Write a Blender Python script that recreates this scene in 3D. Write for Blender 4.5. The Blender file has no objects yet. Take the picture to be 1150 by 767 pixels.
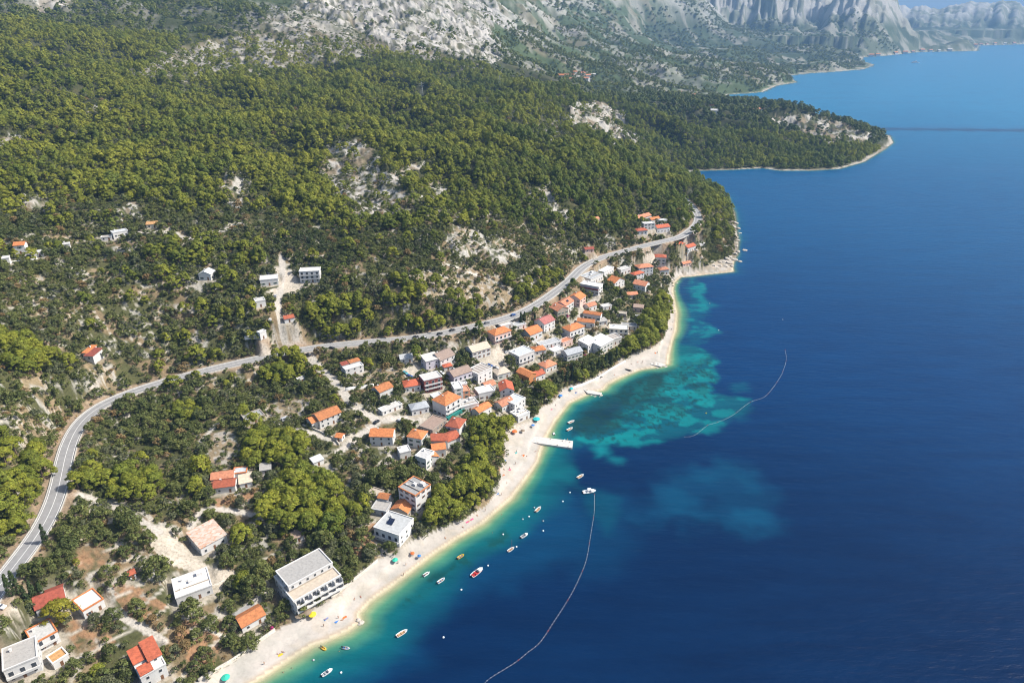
import bpy, math, random
import numpy as np
random.seed(7); np.random.seed(7)
C = bpy.context.scene.collection
SC = bpy.context.scene
R = math.radians

# ------------------------------------------------------------------ camera, sky, sun, exposure
CAM_H = 230.0
FPX, CX, CY = 767.0, 575.0, 383.5          # focal length and centre in photograph pixels
PITCH = math.atan((CY - 18.0) / FPX)       # the sea horizon would lie at row 18
ST, CT = math.sin(PITCH), math.cos(PITCH)
cam_d = bpy.data.cameras.new('camera'); cam = bpy.data.objects.new('camera', cam_d); C.objects.link(cam)
cam.location = (0, 0, CAM_H); cam.rotation_euler = (math.pi/2 - PITCH, 0, 0)
cam_d.sensor_width = 36; cam_d.lens = 36*FPX/1150; cam_d.clip_start = 1; cam_d.clip_end = 90000
SC.camera = cam
SUN_EL = R(47); SUN_AZ = math.atan2(0.99, 0.05)     # azimuth from +Y towards +X
sv = (math.sin(SUN_AZ)*math.cos(SUN_EL), math.cos(SUN_AZ)*math.cos(SUN_EL), math.sin(SUN_EL))
W = bpy.data.worlds.new('World'); SC.world = W; W.use_nodes = True
wn = W.node_tree; wn.nodes.clear()
sky = wn.nodes.new('ShaderNodeTexSky'); sky.sky_type = 'NISHITA'; sky.sun_disc = False
sky.sun_elevation = SUN_EL; sky.sun_rotation = SUN_AZ; sky.altitude = 100
sky.air_density = 1.0; sky.dust_density = 3.5; sky.ozone_density = 1.5
bg = wn.nodes.new('ShaderNodeBackground'); bg.inputs['Strength'].default_value = 0.11
wo = wn.nodes.new('ShaderNodeOutputWorld')
wn.links.new(sky.outputs[0], bg.inputs[0]); wn.links.new(bg.outputs[0], wo.inputs[0])
sd = bpy.data.lights.new('sun', 'SUN'); sd.energy = 4.5; sd.angle = R(0.5); sd.color = (1.0, 0.95, 0.86)
so = bpy.data.objects.new('sun', sd); C.objects.link(so)
from mathutils import Vector, Matrix
so.rotation_euler = Vector(sv).to_track_quat('Z', 'Y').to_euler()
vs = SC.view_settings
vs.view_transform = 'Standard'; vs.look = 'None'; vs.exposure = 0.68; vs.gamma = 1.0; vs.use_curve_mapping = False
SC.render.engine = 'CYCLES'
SC.cycles.use_denoising = True; SC.cycles.filter_width = 1.1
SC.cycles.max_bounces = 6; SC.cycles.diffuse_bounces = 3; SC.cycles.glossy_bounces = 2
SC.cycles.transparent_max_bounces = 8; SC.cycles.volume_bounces = 0; SC.cycles.caustics_reflective = False

# ------------------------------------------------------------------ small maths
def raydir(px, py):
    cx = px - CX; dy = CY - py
    return np.array([cx, FPX*CT + dy*ST, -FPX*ST + dy*CT])
def at(px, py, z=0.0):
    d = raydir(px, py); t = (z - CAM_H)/d[2]
    return np.array([d[0]*t, d[1]*t, z])
def at_t(px, py, t):
    d = raydir(px, py); return np.array([d[0]*t, d[1]*t, CAM_H + d[2]*t])
def project(x, y, z):
    """world point -> photograph pixel"""
    zz = z - CAM_H
    fw = y*CT - zz*ST; up = y*ST + zz*CT
    fw = np.maximum(fw, 1e-3)
    return CX + FPX*x/fw, CY - FPX*up/fw
_TAB = np.random.RandomState(3).rand(512, 512).astype(np.float32)
def vnoise(x, y, s=0):
    x = np.asarray(x, np.float64) + s*17.31; y = np.asarray(y, np.float64) + s*9.77
    xi = np.floor(x).astype(np.int64); yi = np.floor(y).astype(np.int64)
    fx = (x - xi); fy = (y - yi)
    fx = fx*fx*fx*(fx*(fx*6-15)+10); fy = fy*fy*fy*(fy*(fy*6-15)+10)
    a = _TAB[xi & 511, yi & 511]; b = _TAB[(xi+1) & 511, yi & 511]
    c = _TAB[xi & 511, (yi+1) & 511]; d = _TAB[(xi+1) & 511, (yi+1) & 511]
    return (a*(1-fx) + b*fx)*(1-fy) + (c*(1-fx) + d*fx)*fy
def fbm(x, y, n=4, s=0):
    v = 0; a = 0.5; t = 0
    for k in range(n):
        v = v + a*vnoise(x*2.03**k, y*2.03**k, s + k); t += a; a *= 0.5
    return v/t
def sstep(a, b, x):
    t = np.clip((x - a)/(b - a), 0, 1); return t*t*(3 - 2*t)
def inpoly(x, y, P):
    P = np.asarray(P, float); r = np.zeros(np.shape(x), bool); n = len(P)
    for i in range(n):
        x0, y0 = P[i]; x1, y1 = P[(i+1) % n]
        if y0 == y1: continue
        c = ((y0 > y) != (y1 > y)) & (x < (x1-x0)*(y-y0)/(y1-y0) + x0)
        r ^= c
    return r
def segdist(x, y, P, closed=False):
    P = np.asarray(P, float); d = np.full(np.shape(x), 1e18)
    n = len(P)
    for i in range(n if closed else n-1):
        a = P[i]; b = P[(i+1) % n]; ab = b - a; L = ab @ ab + 1e-9
        t = np.clip(((x-a[0])*ab[0] + (y-a[1])*ab[1])/L, 0, 1)
        d = np.minimum(d, (x-a[0]-t*ab[0])**2 + (y-a[1]-t*ab[1])**2)
    return np.sqrt(d)

# ------------------------------------------------------------------ the coast and the heights of the land
COAST_PX = [(280,767),(320,741),(350,722),(361,719),(388,707),(401,698),(401,688),(415,673),(442,654),(469,633),(480,624),
 (509,605),(541,586),(573,558),(592,533),(602,519),(608,498),(613,488),(622,472),(638,452),(655,444),(664,440),(676,437),(681,431),(694,424),
 (717.6,415),(740,411),(749,408),(750,398),(753,386),(757.5,371),(759,353),(756,336),(755,325),(757,317),(764,311),(778,310),
 (796,307.7),(814,306),(823,305),(822,299),(824,293),(828,286),(829,273),(827,260),(826,249),(825,240),(818,224),(806,212),(794,203),
 (780,197),(766.5,195.6),(778,192),(817,191),(856,189),(876,191.7),(911,191.7),(942.6,189.7),(970,182),(993,168),(1003,160.4),
 (999,152.6),(974,146),(938.6,138),(923,132.5),(912,125),(880,119.5),(845,114),(811.5,111.5),(817,106.5),(840,105),(856,103.7),(872,96.5),(895,92.7),
 (884,85.5),(910,82.5),(935,81),(970,78),(982,73),(967,69),(970,64.5),(997,62.6),(1032,58.7),(1072,58),(1096,57.5),(1099,51.5),(1150,50),(1320,50),(1800,52)]
coast = [at(px, py)[:2] for px, py in COAST_PX]
first = coast[0]
coast = [np.array([-1500,-1500]), np.array([-420,-150]), np.array([-240,48])] + coast
LAND = np.array(coast + [np.array([60000,9000]), np.array([60000,60000]), np.array([-60000,60000]), np.array([-60000,-1500])])
COASTLINE = np.array(coast)

ROAD_PX = [(-60,760),(-35,712),(-12,672),(12,640),(28.6,620),(44,599),(57,575),(66,549),(70,528),(74,508),(81,489),(91,472),(107,458),(125,449),(146,441),
 (180,430),(219,419.5),(250,411.7),(289,403),(318,397),(345,392),(375,388),(400,385.5),(449,381.5),(484,377),(512,371),(547,363.5),(573,356.5),(590,349.5),
 (604.6,341),(618,332),(632,321.5),(641,314),(653,301),(671,291),(687,286),(704,281.5),(724,276),(745,271),(763,267),(772,261),(780,255),(784,248),(783,240),(778,233),(771,226),(766,221)]
ROAD_Z = 31.0
def smooth_poly(P, n=6, it=2):
    """Catmull-Rom through the points"""
    P = np.asarray(P, float); Q = np.vstack([2*P[0]-P[1], P, 2*P[-1]-P[-2]]); out = []
    for i in range(1, len(Q)-2):
        p0, p1, p2, p3 = Q[i-1], Q[i], Q[i+1], Q[i+2]
        for k in range(n):
            t = k/n
            out.append(0.5*((2*p1) + (-p0+p2)*t + (2*p0-5*p1+4*p2-p3)*t*t + (-p0+3*p1-3*p2+p3)*t**3))
    out.append(P[-1]); return np.array(out)
def resample(P, step):
    P = np.asarray(P, float); s = np.r_[0, np.cumsum(np.linalg.norm(np.diff(P[:, :2], axis=0), axis=1))]
    n = max(2, int(s[-1]/step)+1); u = np.linspace(0, s[-1], n)
    return np.stack([np.interp(u, s, P[:, k]) for k in range(P.shape[1])], 1)
road = resample(smooth_poly([at(a, b, ROAD_Z)[:2] for a, b in ROAD_PX], 6), 3.0)
ker = np.ones(5)/5                                        # iron out kinks
for _ in range(6):
    pad = np.vstack([[road[0]]*2, road, [road[-1]]*2]); road = np.stack([np.convolve(pad[:, k], ker, 'valid') for k in range(2)], 1)

# control points: pixel, then height z  (or distance factor t)
CTRL_Z = [(250,742,4),(300,705,4),(370,676,4),(397,650,4),(440,618,4),(490,590,4),(550,548,4),(573,500,4),(600,467,4),(650,428,4),(700,403,4),(735,385,4),(747,352,4),(750,325,4),
 (150,700,14),(60,700,18),(0,740,19),(-100,760,24),(210,610,18),(250,545,22),(340,560,15),(310,500,23),(370,478,21),(430,500,14),(470,580,7),(380,440,26),(450,430,22),(500,460,15),(520,420,18),
 (560,420,14),(590,400,16),(610,370,21),(650,350,21),(660,385,10),(690,330,18),(720,310,14),(740,290,17),(720,255,37),(735,248,36),(790,280,10),(810,285,4),(795,262,20),(808,245,18),
 (0,570,41),(20,520,44),(40,470,46),(90,430,43),(0,400,66),(60,400,55),(130,385,48),(200,370,46),(300,362,49),(330,330,55),(400,340,50),(470,340,49),(550,320,44),(620,300,40),(680,265,42),(740,255,38),(180,600,24),(120,600,27),(100,640,24),(30,640,30)]
CTRL_T = [(0,300,.56),(0,200,.72),(0,100,1.0),(0,50,1.3),(0,0,1.7),(-200,300,.56),(-200,200,.72),(-200,100,1.0),(-200,0,1.7),(-500,300,.6),(-500,100,1.1),(-400,480,.45),(-250,600,.36),
 (100,280,.62),(100,200,.77),(100,100,1.1),(100,50,1.4),(100,0,1.8),(200,280,.64),(200,200,.8),(200,150,.95),(200,100,1.2),(220,70,1.5),(200,30,1.8),(200,0,2.0),
 (300,260,.69),(300,200,.82),(300,150,1.0),(300,100,1.25),(300,60,1.6),(300,30,1.85),(300,0,2.1),(400,260,.71),(400,200,.85),(400,150,1.05),(400,100,1.35),(400,60,1.7),(400,40,1.9),(400,0,2.2),
 (500,260,.73),(500,200,.88),(500,150,1.1),(500,100,1.5),(500,70,1.8),(500,45,2.0),(500,20,2.3),(500,0,2.5),(560,68,2.1),
 (600,250,.81),(600,200,.94),(600,150,1.15),(600,110,1.5),(620,87,2.2),(600,70,2.5),(680,220,.96),(680,190,1.1),(680,150,1.4),(680,130,1.55),(680,110,1.9),
 (740,222,.99),(740,203,1.12),(750,184,1.5),(790,226,1.06),(814,236,1.1),(770,208,1.12),
 (760,180,1.53),(780,170,1.57),(800,150,1.68),(760,150,1.62),(760,138,1.78),(840,120,2.05),(880,128,1.93),(930,139,1.88),(975,151,1.8),(850,165,1.64),(900,165,1.64),(950,165,1.66),(900,150,1.75),(800,115,2.3),(870,124,2.1),(900,127,2.1),
 (750,110,2.4),(700,90,2.6),(760,90,3.0),(780,70,3.8),(700,60,3.5),(620,50,3.2),(580,30,3.0),(650,30,4.0),(600,0,3.8),(550,0,3.2),(700,0,5.0),(700,30,4.6),(760,40,5.0),(800,80,3.3),(850,85,3.4),
 (860,60,4.6),(900,60,4.9),(950,55,5.6),(1000,45,6.8),(850,30,6.0),(930,30,6.3),(800,0,6.5),(900,0,7.0),(930,-20,7.2),(960,-26,7.2),(990,-12,7.3),(1008,4,7.6),(1018,9,8.4),(1030,13,9),(1040,40,8.0),(1100,36,8.6),
 (1040,13,9.2),(1060,8,9.4),(1090,3,9.4),(1130,5,9.4),(1150,7,9.4),(1200,5,9.5),(1300,9,9.6),(1150,30,8.8),(1250,30,9),(1500,10,10),(1500,40,9),(1900,12,10),(1080,14,11.5),(1020,16,11.5),(1150,16,11.8),(1300,16,12),(1900,17,13),
 (550,-60,4.0),(700,-60,6.0),(850,-60,7.5),(400,-60,3.0),(200,-60,2.8),(0,-60,2.6),(-200,-60,2.6),(-500,-40,2.6),(550,-160,5.0),(700,-150,7.5),(400,-160,4),(200,-160,3.6),(0,-160,3.4),(-300,-160,3.4),(850,-110,9.5),(940,-60,9.5),(980,-25,10.5)]
pts = []
for a, b, z in CTRL_Z: pts.append(at(a, b, z))
for a, b, t in CTRL_T: pts.append(at_t(a, b, t))
for p in road[::8]: pts.append(np.array([p[0], p[1], ROAD_Z]))
for c in coast[2:-2]: pts.append(np.array([c[0], c[1], 0.0]))
pts.append(np.array([-350, 60, 30.])); pts.append(np.array([-500, 100, 70.])); pts.append(np.array([-300, 120, 30.]))
pts = np.array(pts)
def uv(x, y):
    r = np.sqrt(x*x + y*y) + 1e-6; return np.log(r), np.arctan2(x, y), r
U, V, RR = uv(pts[:, 0], pts[:, 1])
CEPS = 0.02
D = np.sqrt((U[:, None]-U[None])**2 + (V[:, None]-V[None])**2 + CEPS**2)
q = pts[:, 2]/RR; qm = q.mean()
RBW = np.linalg.solve(D + 1e-4*np.eye(len(q)), q - qm)
def rbf(x, y):
    x = np.asarray(x, float).ravel(); y = np.asarray(y, float).ravel(); out = np.empty(len(x))
    for i in range(0, len(x), 40000):
        u, v, r = uv(x[i:i+40000], y[i:i+40000])
        acc = np.zeros(len(u))
        d2 = (u[:, None]-U[None])**2 + (v[:, None]-V[None])**2 + CEPS**2
        np.sqrt(d2, out=d2)
        out[i:i+40000] = (d2 @ RBW + qm)*r
    return out
def coast_d(x, y):
    """metres inland (+) or out to sea (-)"""
    x = np.asarray(x, float).ravel(); y = np.asarray(y, float).ravel()
    d = segdist(x, y, COASTLINE); return np.where(inpoly(x, y, LAND), d, -d)
PADS = []                                   # flattened building plots: (cx, cy, ux, uy, half w, half d, z)
ROCK_PX = [
 [(358,188),(372,158),(392,150),(414,156),(422,180),(440,200),(470,176),(476,190),(452,205),(470,232),(440,250),(400,240),(372,214)],
 [(632,124),(655,112),(682,116),(702,128),(698,142),(734,150),(712,158),(690,162),(668,148),(640,140)],
 [(586,142),(612,138),(640,148),(630,158),(604,156)],
 [(858,132),(876,124),(905,127),(940,137),(972,149),(982,156),(958,161),(935,158),(905,149),(878,142)],
 [(330,-200),(332,5),(384,30),(432,44),(520,62),(566,72),(545,48),(560,30),(520,-200)],
 [(145,84),(192,54),(246,44),(300,28),(330,8),(384,32),(432,46),(560,78),(500,74),(430,62),(345,72),(270,82),(190,88)],
 [(-20,150),(30,150),(36,160),(0,168),(-20,165)],
 [(30,215),(62,222),(54,240),(26,236)],
 [(36,-10),(80,-10),(90,8),(40,14)],
 [(252,192),(272,198),(282,214),(270,244),(256,232)],
 [(478,200),(504,212),(492,236),(470,232)],
 [(596,212),(612,205),(640,240),(650,262),(630,258)],
 [(112,232),(150,228),(168,246),(130,252)],
 [(90,120),(128,112),(130,124),(98,128)],
 [(505,250),(540,262),(590,292),(560,298),(500,280)],
]
def rockmask(px, py):
    m = np.zeros(np.shape(px))
    for i, P in enumerate(ROCK_PX): m = np.maximum(m, inpoly(px, py, P)*(0.6 if i in (5,) else 1.0))
    return m
# the far ranges: pixel column, crest row, then distance factors of crest and foot
RANGES = [([(520,-40),(600,-60),(700,-62),(780,-55),(860,-45),(905,-40),(925,-26),(938,-5),(950,40)], 8.3, 5.6),
 ([(914,46),(920,36),(927,14),(936,-12),(955,-26),(975,-20),(988,-10),(1001,0),(1006,6),(1014,18),(1026,32),(1040,46)], 6.9, 5.5),
 ([(990,20),(1004,6),(1013,5),(1021,10.5),(1032,6),(1042,8),(1052,11),(1062,8),(1072,5),(1085,2),(1095,5.5),(1108,3),(1122,1),(1138,4.5),(1150,8),(1200,4),(1290,9),(1500,3),(1900,10)], 9.6, 7.9)]
def far_ranges(x, y, h):
    px = CX + 849.6*x/np.maximum(y, 1.0); k = np.nonzero((y > 3800) & (px > 500) & (px < 2000))[0]
    if len(k) == 0: return h
    P, Y, X = px[k], y[k], x[k]; H_ = h[k].copy()
    cap = CAM_H - .0185*Y; w = sstep(770, 870, P); H_ = np.where(H_ > cap, H_*(1-w) + cap*w, H_)
    for C_, tc, tf in RANGES:
        C_ = np.array(C_); rib = fbm(P/9 + Y/2600, Y/900, 5, 701)-.5; rib2 = fbm(X/240, Y/240, 5, 711)-.5
        py = np.interp(P, C_[:, 0], C_[:, 1], left=70, right=70); zc = CAM_H + tc*(-FPX*ST + (CY-py)*CT) + (fbm(P/5.5, P*0+tc, 4, 721)-.5)*52*(py < 40)
        yc, yf = 849.6*tc, 849.6*tf; s_ = (Y-yf)/(yc-yf); s_ = s_ + rib*.38*np.clip(1-np.abs(s_-.5)*1.6, 0, 1)
        zf = 110.0; pr = np.clip(s_, 0, 1); pr = .25*pr + .75*sstep(.12, 1.0, pr)
        crg = (1-np.abs(fbm(X/300, Y/300, 5, 731)*2-1)*2-.55)*70; m = np.where(s_ > 0, zf + (zc-zf)*pr + (rib2*150 + crg)*np.clip(s_*3, 0, 1)*np.clip(1.25-s_, .12, 1), -1e3); m = np.where(Y > yc, zc - (Y-yc)*.30 + 0*m, m)
        H_ = np.maximum(H_, np.where(py < 60, m, -1e3))
    h[k] = H_; return h
def hgt0(x, y, d=None):
    x = np.asarray(x, float).ravel(); y = np.asarray(y, float).ravel()
    if d is None: d = coast_d(x, y)
    h = rbf(x, y); r = np.sqrt(x*x + y*y)
    far = sstep(1300, 3000, r)
    amp = (0.5 + 2.2*sstep(420, 900, r))*(1-far) + far*0.012*r
    sc = np.where(r > 1900, 260.0, 60.0)
    n1 = (fbm(x/55, y/55, 4, 1)-0.5)*2*(1-far)*(0.5+2.5*sstep(420, 900, r))
    n1 = n1 + (1-far)*sstep(430, 800, r)*25*(1-np.abs(fbm(x/150+.3*y/150, y/190, 3, 3)*2-1)*2-.55)*sstep(40, 160, d)
    wl = sstep(3000, 4200, r); ridg = (1-np.abs(fbm(x/330, y/330, 4, 5)*2-1)*2)*(1-wl) + (1-np.abs(fbm(x/800, y/800, 5, 6)*2-1)*2)*wl
    n2 = far*(ridg-0.55)*0.020*np.minimum(r, 5500)
    crag = 1-np.abs(fbm(x/95, y/95, 4, 7)*2-1)*2; crag2 = 1-np.abs(fbm(x/28, y/28, 3, 9)*2-1)*2
    n2 = n2 + far*sstep(.03, .09, h/np.maximum(r, 1))*((crag-.55)*16*np.clip(r/2500, .6, 2.5) + (crag2-.55)*4*(r < 3500))
    qx, qy = project(x, y, h); rm = rockmask(qx, qy)
    n3 = rm*((1-np.abs(fbm(x/18, y/18, 4, 13)*2-1)*2)-.5)*5.0*np.clip(r/800, .5, 2)
    h = h + (n1 + n2 + n3)*sstep(8, 60, d)
    h = far_ranges(x, y, h); h = h*(1-sstep(10800, 13000, r)); h = np.where(h > 600, 600+(h-600)*.35, h)
    land = np.maximum(h, 0.05 + 0.11*np.minimum(d, 24))
    land = np.minimum(land, 0.05 + 0.16*d + np.maximum(d-6, 0)*0.9)
    return np.where(d >= 0, land, 0.14*d)
def apply_pads(x, y, h):
    dr = segdist(x, y, road) if len(x) < 5000 else None
    if dr is None:
        dr = np.full(len(x), 99.0)
        k = (x > -420) & (x < 420) & (y > 20) & (y < 1050)
        if k.any(): dr[k] = segdist(x[k], y[k], road[::2])
    w = 1 - sstep(5.0, 19.0, dr); h = h*(1-w) + (ROAD_Z-0.12)*w
    for cx, cy, ux, uy, hw, hd, z in PADS:
        R0 = hw + hd + 6
        k = np.nonzero((np.abs(x-cx) < R0) & (np.abs(y-cy) < R0))[0]
        if len(k) == 0: continue
        a = np.abs((x[k]-cx)*ux + (y[k]-cy)*uy) - hw; b = np.abs(-(x[k]-cx)*uy + (y[k]-cy)*ux) - hd
        e = np.sqrt(np.maximum(a, 0)**2 + np.maximum(b, 0)**2)
        w = 1 - sstep(0.6, 4.0, e)
        h[k] = h[k]*(1-w) + z*w
    return h
def hgt(x, y, d=None):
    sc = np.ndim(x) == 0
    x = np.atleast_1d(np.asarray(x, float)).ravel(); y = np.atleast_1d(np.asarray(y, float)).ravel()
    h = apply_pads(x, y, hgt0(x, y, d)); return float(h[0]) if sc else h
def hit(px, py):
    """first point of the land (or the sea) seen at a photograph pixel"""
    d = raydir(px, py); t = 0.2*1.012**np.arange(360)
    x, y, z = d[0]*t, d[1]*t, CAM_H + d[2]*t
    g = np.maximum(hgt0(x, y), 0.0)
    b = np.nonzero(z <= g)[0]
    if len(b) == 0: return at_t(px, py, 8.0)
    i = b[0]; f = 0 if i == 0 else (z[i-1]-g[i-1])/((z[i-1]-g[i-1]) - (z[i]-g[i]) + 1e-9)
    tt = t[i-1] + f*(t[i]-t[i-1]) if i else t[0]
    x, y = d[0]*tt, d[1]*tt
    return np.array([x, y, max(float(hgt0([x], [y])[0]), 0.0)])
# ------------------------------------------------------------------ the buildings: two pixels of the front foot, depth, height, roof kind, colours, label
# roof: g gable along the front, p gable across it, h hip, f flat with parapet, m single slope
HOUSES = []
def HB(ax, ay, bx, by, dep, h, roof, wall, rc, label, name='house', cat='house', **kw):
    HOUSES.append(dict(a=(ax, ay), b=(bx, by), dep=dep, h=h, roof=roof, wall=wall, rc=rc, label=label, name=name, cat=cat, **kw))
# lower left corner
HB(10,768,48,752,11,6.6,'f','white','grey','grey flat-roofed apartment block cut off by the bottom left corner', 'apartment_block', 'apartment block', bal=1)
HB(42,735,69,720,9,5.4,'f','white','offwhite','white house with flat roof terrace edged in terracotta beside the grey corner block', trim='orange', bal=1)
HB(62,752,79,741,5,3.2,'f','white','ochre','small annex with flat ochre tiled roof below the terracotta-edged terrace house', 'annex', 'annex')
HB(43,693,76,680,9,4.0,'g','white','darkred','house with dull dark red roof half hidden behind the yellow-green conifer')
HB(96,695,119,681,9,4.2,'f','white','white','white box house with white flat roof outlined in orange next to the yellow-green conifer', trim='orange')
HB(227,624,256,608,12,4.2,'m','white','patch','long white bungalow with patchy orange and white tiled roof on the pale gravel yard', 'bungalow', 'bungalow')
HB(147,651,153.5,648,3,2.5,'g','white','red','tiny white hut with bright red roof under the dark tree left of the gravel yard', 'hut', 'hut')
HB(200,681,240,666,12,4.4,'f','white','white','low white flat-roofed house with cluttered roof walls below the gravel yard', clutter=1)
HB(273,711,299,696,7,3.3,'g','white','orange','white cottage with one plain orange gable roof behind the lower beach hedge', 'cottage', 'cottage', annex=('back','grey'))
HB(162,774,190,758,13,6.0,'f','white','white','white villa with three orange-red roof slopes in the middle of the bottom edge', 'villa', 'villa',
   blocks=[(0.5,1,.28,1,0,8.0,'m','white','red'),(0.0,.42,.5,1,0,7.4,'m','white','red'),(0.05,.5,0.02,.3,0,6.8,'m','white','red')], main_off=0)
HB(333,692,385,662,18,8.3,'f','white','sand','big white stepped hotel with four storeys of balconies directly on the beach', 'hotel', 'hotel', bal=2, clutter=1, blocks=[(.05,.99,.34,1,0,11.2,'f','white','grey'),(.0,.3,.55,1,0,8.9,'f','white','white')], main_off=0)
HB(331,611,342,606,4,3.0,'m','white','brown','small white outbuilding with brown roof uphill from the big beach hotel', 'outbuilding', 'shed')
HB(421,605,449,614.5,13,7.0,'f','white','offwhite','white two-storey guesthouse with solar panels on its flat roof at the beach', 'guesthouse', 'guesthouse', bal=1)
HB(449,567,468,577,11,11,'f','white','grey','tall four-storey white house with orange tiled rim round its grey roof terrace', trim='orange', clutter=1, bal=0)
HB(440,579,458,583,7,4.0,'p','stone','orange','small house, gable roof half orange half grey, at the foot of the tall white house', 'cottage', 'cottage')
HB(417,577,434,580,7,3.0,'f','grey','grey','low grey terrace building left of the solar panel guesthouse', 'outbuilding', 'outbuilding')
HB(425,565,436,567,4,3.6,'g','white','orange','tiny orange-roofed shed on the edge of the low grey terrace', 'shed', 'shed')
HB(413,558,425,562,5,2.6,'f','stone','sand','sandy flat-roofed shed beside the rounded grey-green tree', 'shed', 'shed')
HB(241,555,265,552,12,3.8,'g','white','red','white house with red front roof and paler orange rear roof left of the large grove',
   blocks=[(0.0,1,0,.5,0,3.8,'g','white','red'),(-.2,.85,.5,1,0,4.6,'g','white','terra'),(-.3,0,.1,.6,0,2.7,'m','white','terra')], main_off=1)
HB(263,538,278,536,5,3.2,'f','white','white','small white annex with flat roof and orange rim behind the red-roofed scrub house', 'annex', 'annex', trim='orange')
HB(270,549,284,546,6,3.0,'m','white','sand','pale-roofed shed with blue door right of the red-roofed scrub house', 'shed', 'shed')
HB(293,534,305,532,5,3.0,'m','white','grey','grey sheet-roofed shed peeping out between two pine groves', 'shed', 'shed')
HB(360,482,384,472,9,5.6,'g','white','orange','two-storey white house with bright orange gable roof above the left lane bend', annexr=1)
HB(377,495,384,496,4,2.6,'g','white','orange','tiny kiosk with orange roof at the lane below the orange gable house', 'kiosk', 'kiosk')
HB(389,424,409,418,8,6.0,'f','white','white','white terraced house with red and orange roof scraps below the road junction', blocks=[(0,1,0,.6,0,5.2,'f','white','white'),(.0,.35,.6,1,0,6.5,'m','white','darkred'),(.45,1,.6,1,0,6.5,'m','white','orange')], main_off=1)
HB(427,449,442,442,8,5.0,'g','white','orange','small white house with light orange gable roof above the lane and white wall')
HB(430,467,452,458,5,2.6,'f','white','offwhite','long low white garage strip along the lane', 'garage', 'garage')
HB(336,431,344,428,3,2.5,'f','white','grey','little white cabin beside the dark oak trees left of the lane', 'cabin', 'cabin')
HB(416,500,441.5,500.5,8,6.0,'g','white','orange','broad two-storey white house with one long orange roof plane facing the camera')
HB(458,501,474,504,8,6.6,'h','white','orange','cube-like white house with orange hip roof right of the broad long-roofed house')
HB(471,483,486,488,14,2.8,'f','brown','brown','dark grey-brown low flat roof in the middle of the lower village', 'shed', 'shed')
HB(501,488,516,491,10,6.2,'h','white','red','white two-storey house with red hip roof beside the big dark low roof')
HB(484,503,503,503,7,5.0,'g','white','red','white house with red gable roof adjoining the lower side of the dark low roof')
HB(503,504,517,498,8,4.8,'g','white','red','small red-roofed house wedged against the beach palm')
HB(486,514,501,512,6,5.0,'g','white','orange','narrow house with orange gable roof uphill from the beach pine grove')
HB(479,526,493,521,7,5.0,'p','white','orange','white cottage with steep orange gable roof touching the beach pine grove', 'cottage', 'cottage')
HB(450,517,462,514,6,4.6,'f','white','white','plain white flat-roofed cube left of the ruined white house')
HB(467,525,479,529,8,7.6,'f','white','offwhite','gaunt white unfinished house with dark empty openings behind tall dark trees')
# village, middle
HB(450,408.5,464,406.5,7,3.2,'g','white','lightgrey','white bungalow with light grey roof just below the main road', 'bungalow', 'bungalow')
HB(479,416,494,412,8,6.4,'m','lilac','offwhite','row house with bluish dark end wall and pale roof above the maroon apartment block')
HB(495,414,511,407,11,6.0,'g','white','brown','white row house with faded brown roof above the maroon apartment block')
HB(477,442,497,437,8,9.0,'f','maroon','offwhite','three-storey apartment block with maroon end wall and white balconies', 'apartment_block', 'apartment block', bal=1)
HB(455,441,473,438,8,4.0,'h','white','red','low house with spreading red hip roof left of the maroon apartment block')
HB(463,467,482,463,7,4.0,'h','white','lightgrey','white bungalow with grey-white pyramid roof on the village lane', 'bungalow', 'bungalow')
HB(501,470,518,460,11,9.0,'h','white','orange','tall three-storey white house with bright orange hip roof and teal ground-floor terrace', bal=1, teal=1)
HB(510,434,530,427,9,7.0,'g','lilac','brown','lilac-walled block with faded reddish brown roof right of the maroon apartments', 'apartment_block', 'apartment block', bal=1)
HB(537,432,553,424,10,7.4,'f','white','stripe','white block with grey-brown striped flat roof at the village plaza', 'apartment_block', 'apartment block')
HB(511,450,528,447,9,7.0,'f','white','white','stepped white and salmon house behind the tall orange-hipped house', blocks=[(0,.55,0,1,0,8,'f','white','white'),(.55,1,0,.7,0,5.5,'f','salmon','salmon'),(.55,1,.7,1,0,7,'f','white','white')], main_off=1)
HB(559,427,573,423,8,4.0,'h','white','sand','small white house with mottled pale brown hip roof below the plaza')
HB(580,424,594,430.5,7,4.6,'g','terrawall','orange','house with dark orange walls and orange gable roof left of the lone round pine')
HB(596,431,612,425,7,4.2,'g','white','red','red L-shaped roof right behind the crown of the lone round pine')
HB(562,447,577,446,11,5.2,'p','white','red','white house with steep half red half blue-grey gable above the lone round pine')
HB(538,450,556,446,8,5.0,'f','white','white','white box house with brown lean-to and scrap of orange roof in the lower village', annex=('left','brown'))
HB(518,464,538,459,8,4.0,'f','white','lightgrey','low light grey flat roofs beside the teal terrace house', clutter=1)
HB(538,471,552,463,6,4.8,'g','white','orange','orange gable roof sticking out above the upper end of the beach pine grove')
HB(564,463,577,456,7,4.0,'g','white','terra','small house with salmon and red roof patches above the white beach terraces')
HB(578,464,590,456,9,6.0,'f','white','white','bright white flat-roofed house left of the round pine and above the beach')
HB(582,475,595,469,8,4.0,'f','white','white','low white terrace house at the back of the beach by the teal parasol', clutter=1)
HB(583,412,600,405,11,7.6,'f','white','white','long white three-storey block with ribbon balconies below the plaza wall', 'apartment_block', 'apartment block', bal=1)
HB(556,387,574,381,9,7.0,'h','pink','orange','pinkish three-storey house with orange hip roof next to the main road above the plaza', bal=1)
HB(595.5,383,609,377.5,11,4.6,'g','white','orange','white house with broad orange gable roof right of the pinkish hip-roofed house')
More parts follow.
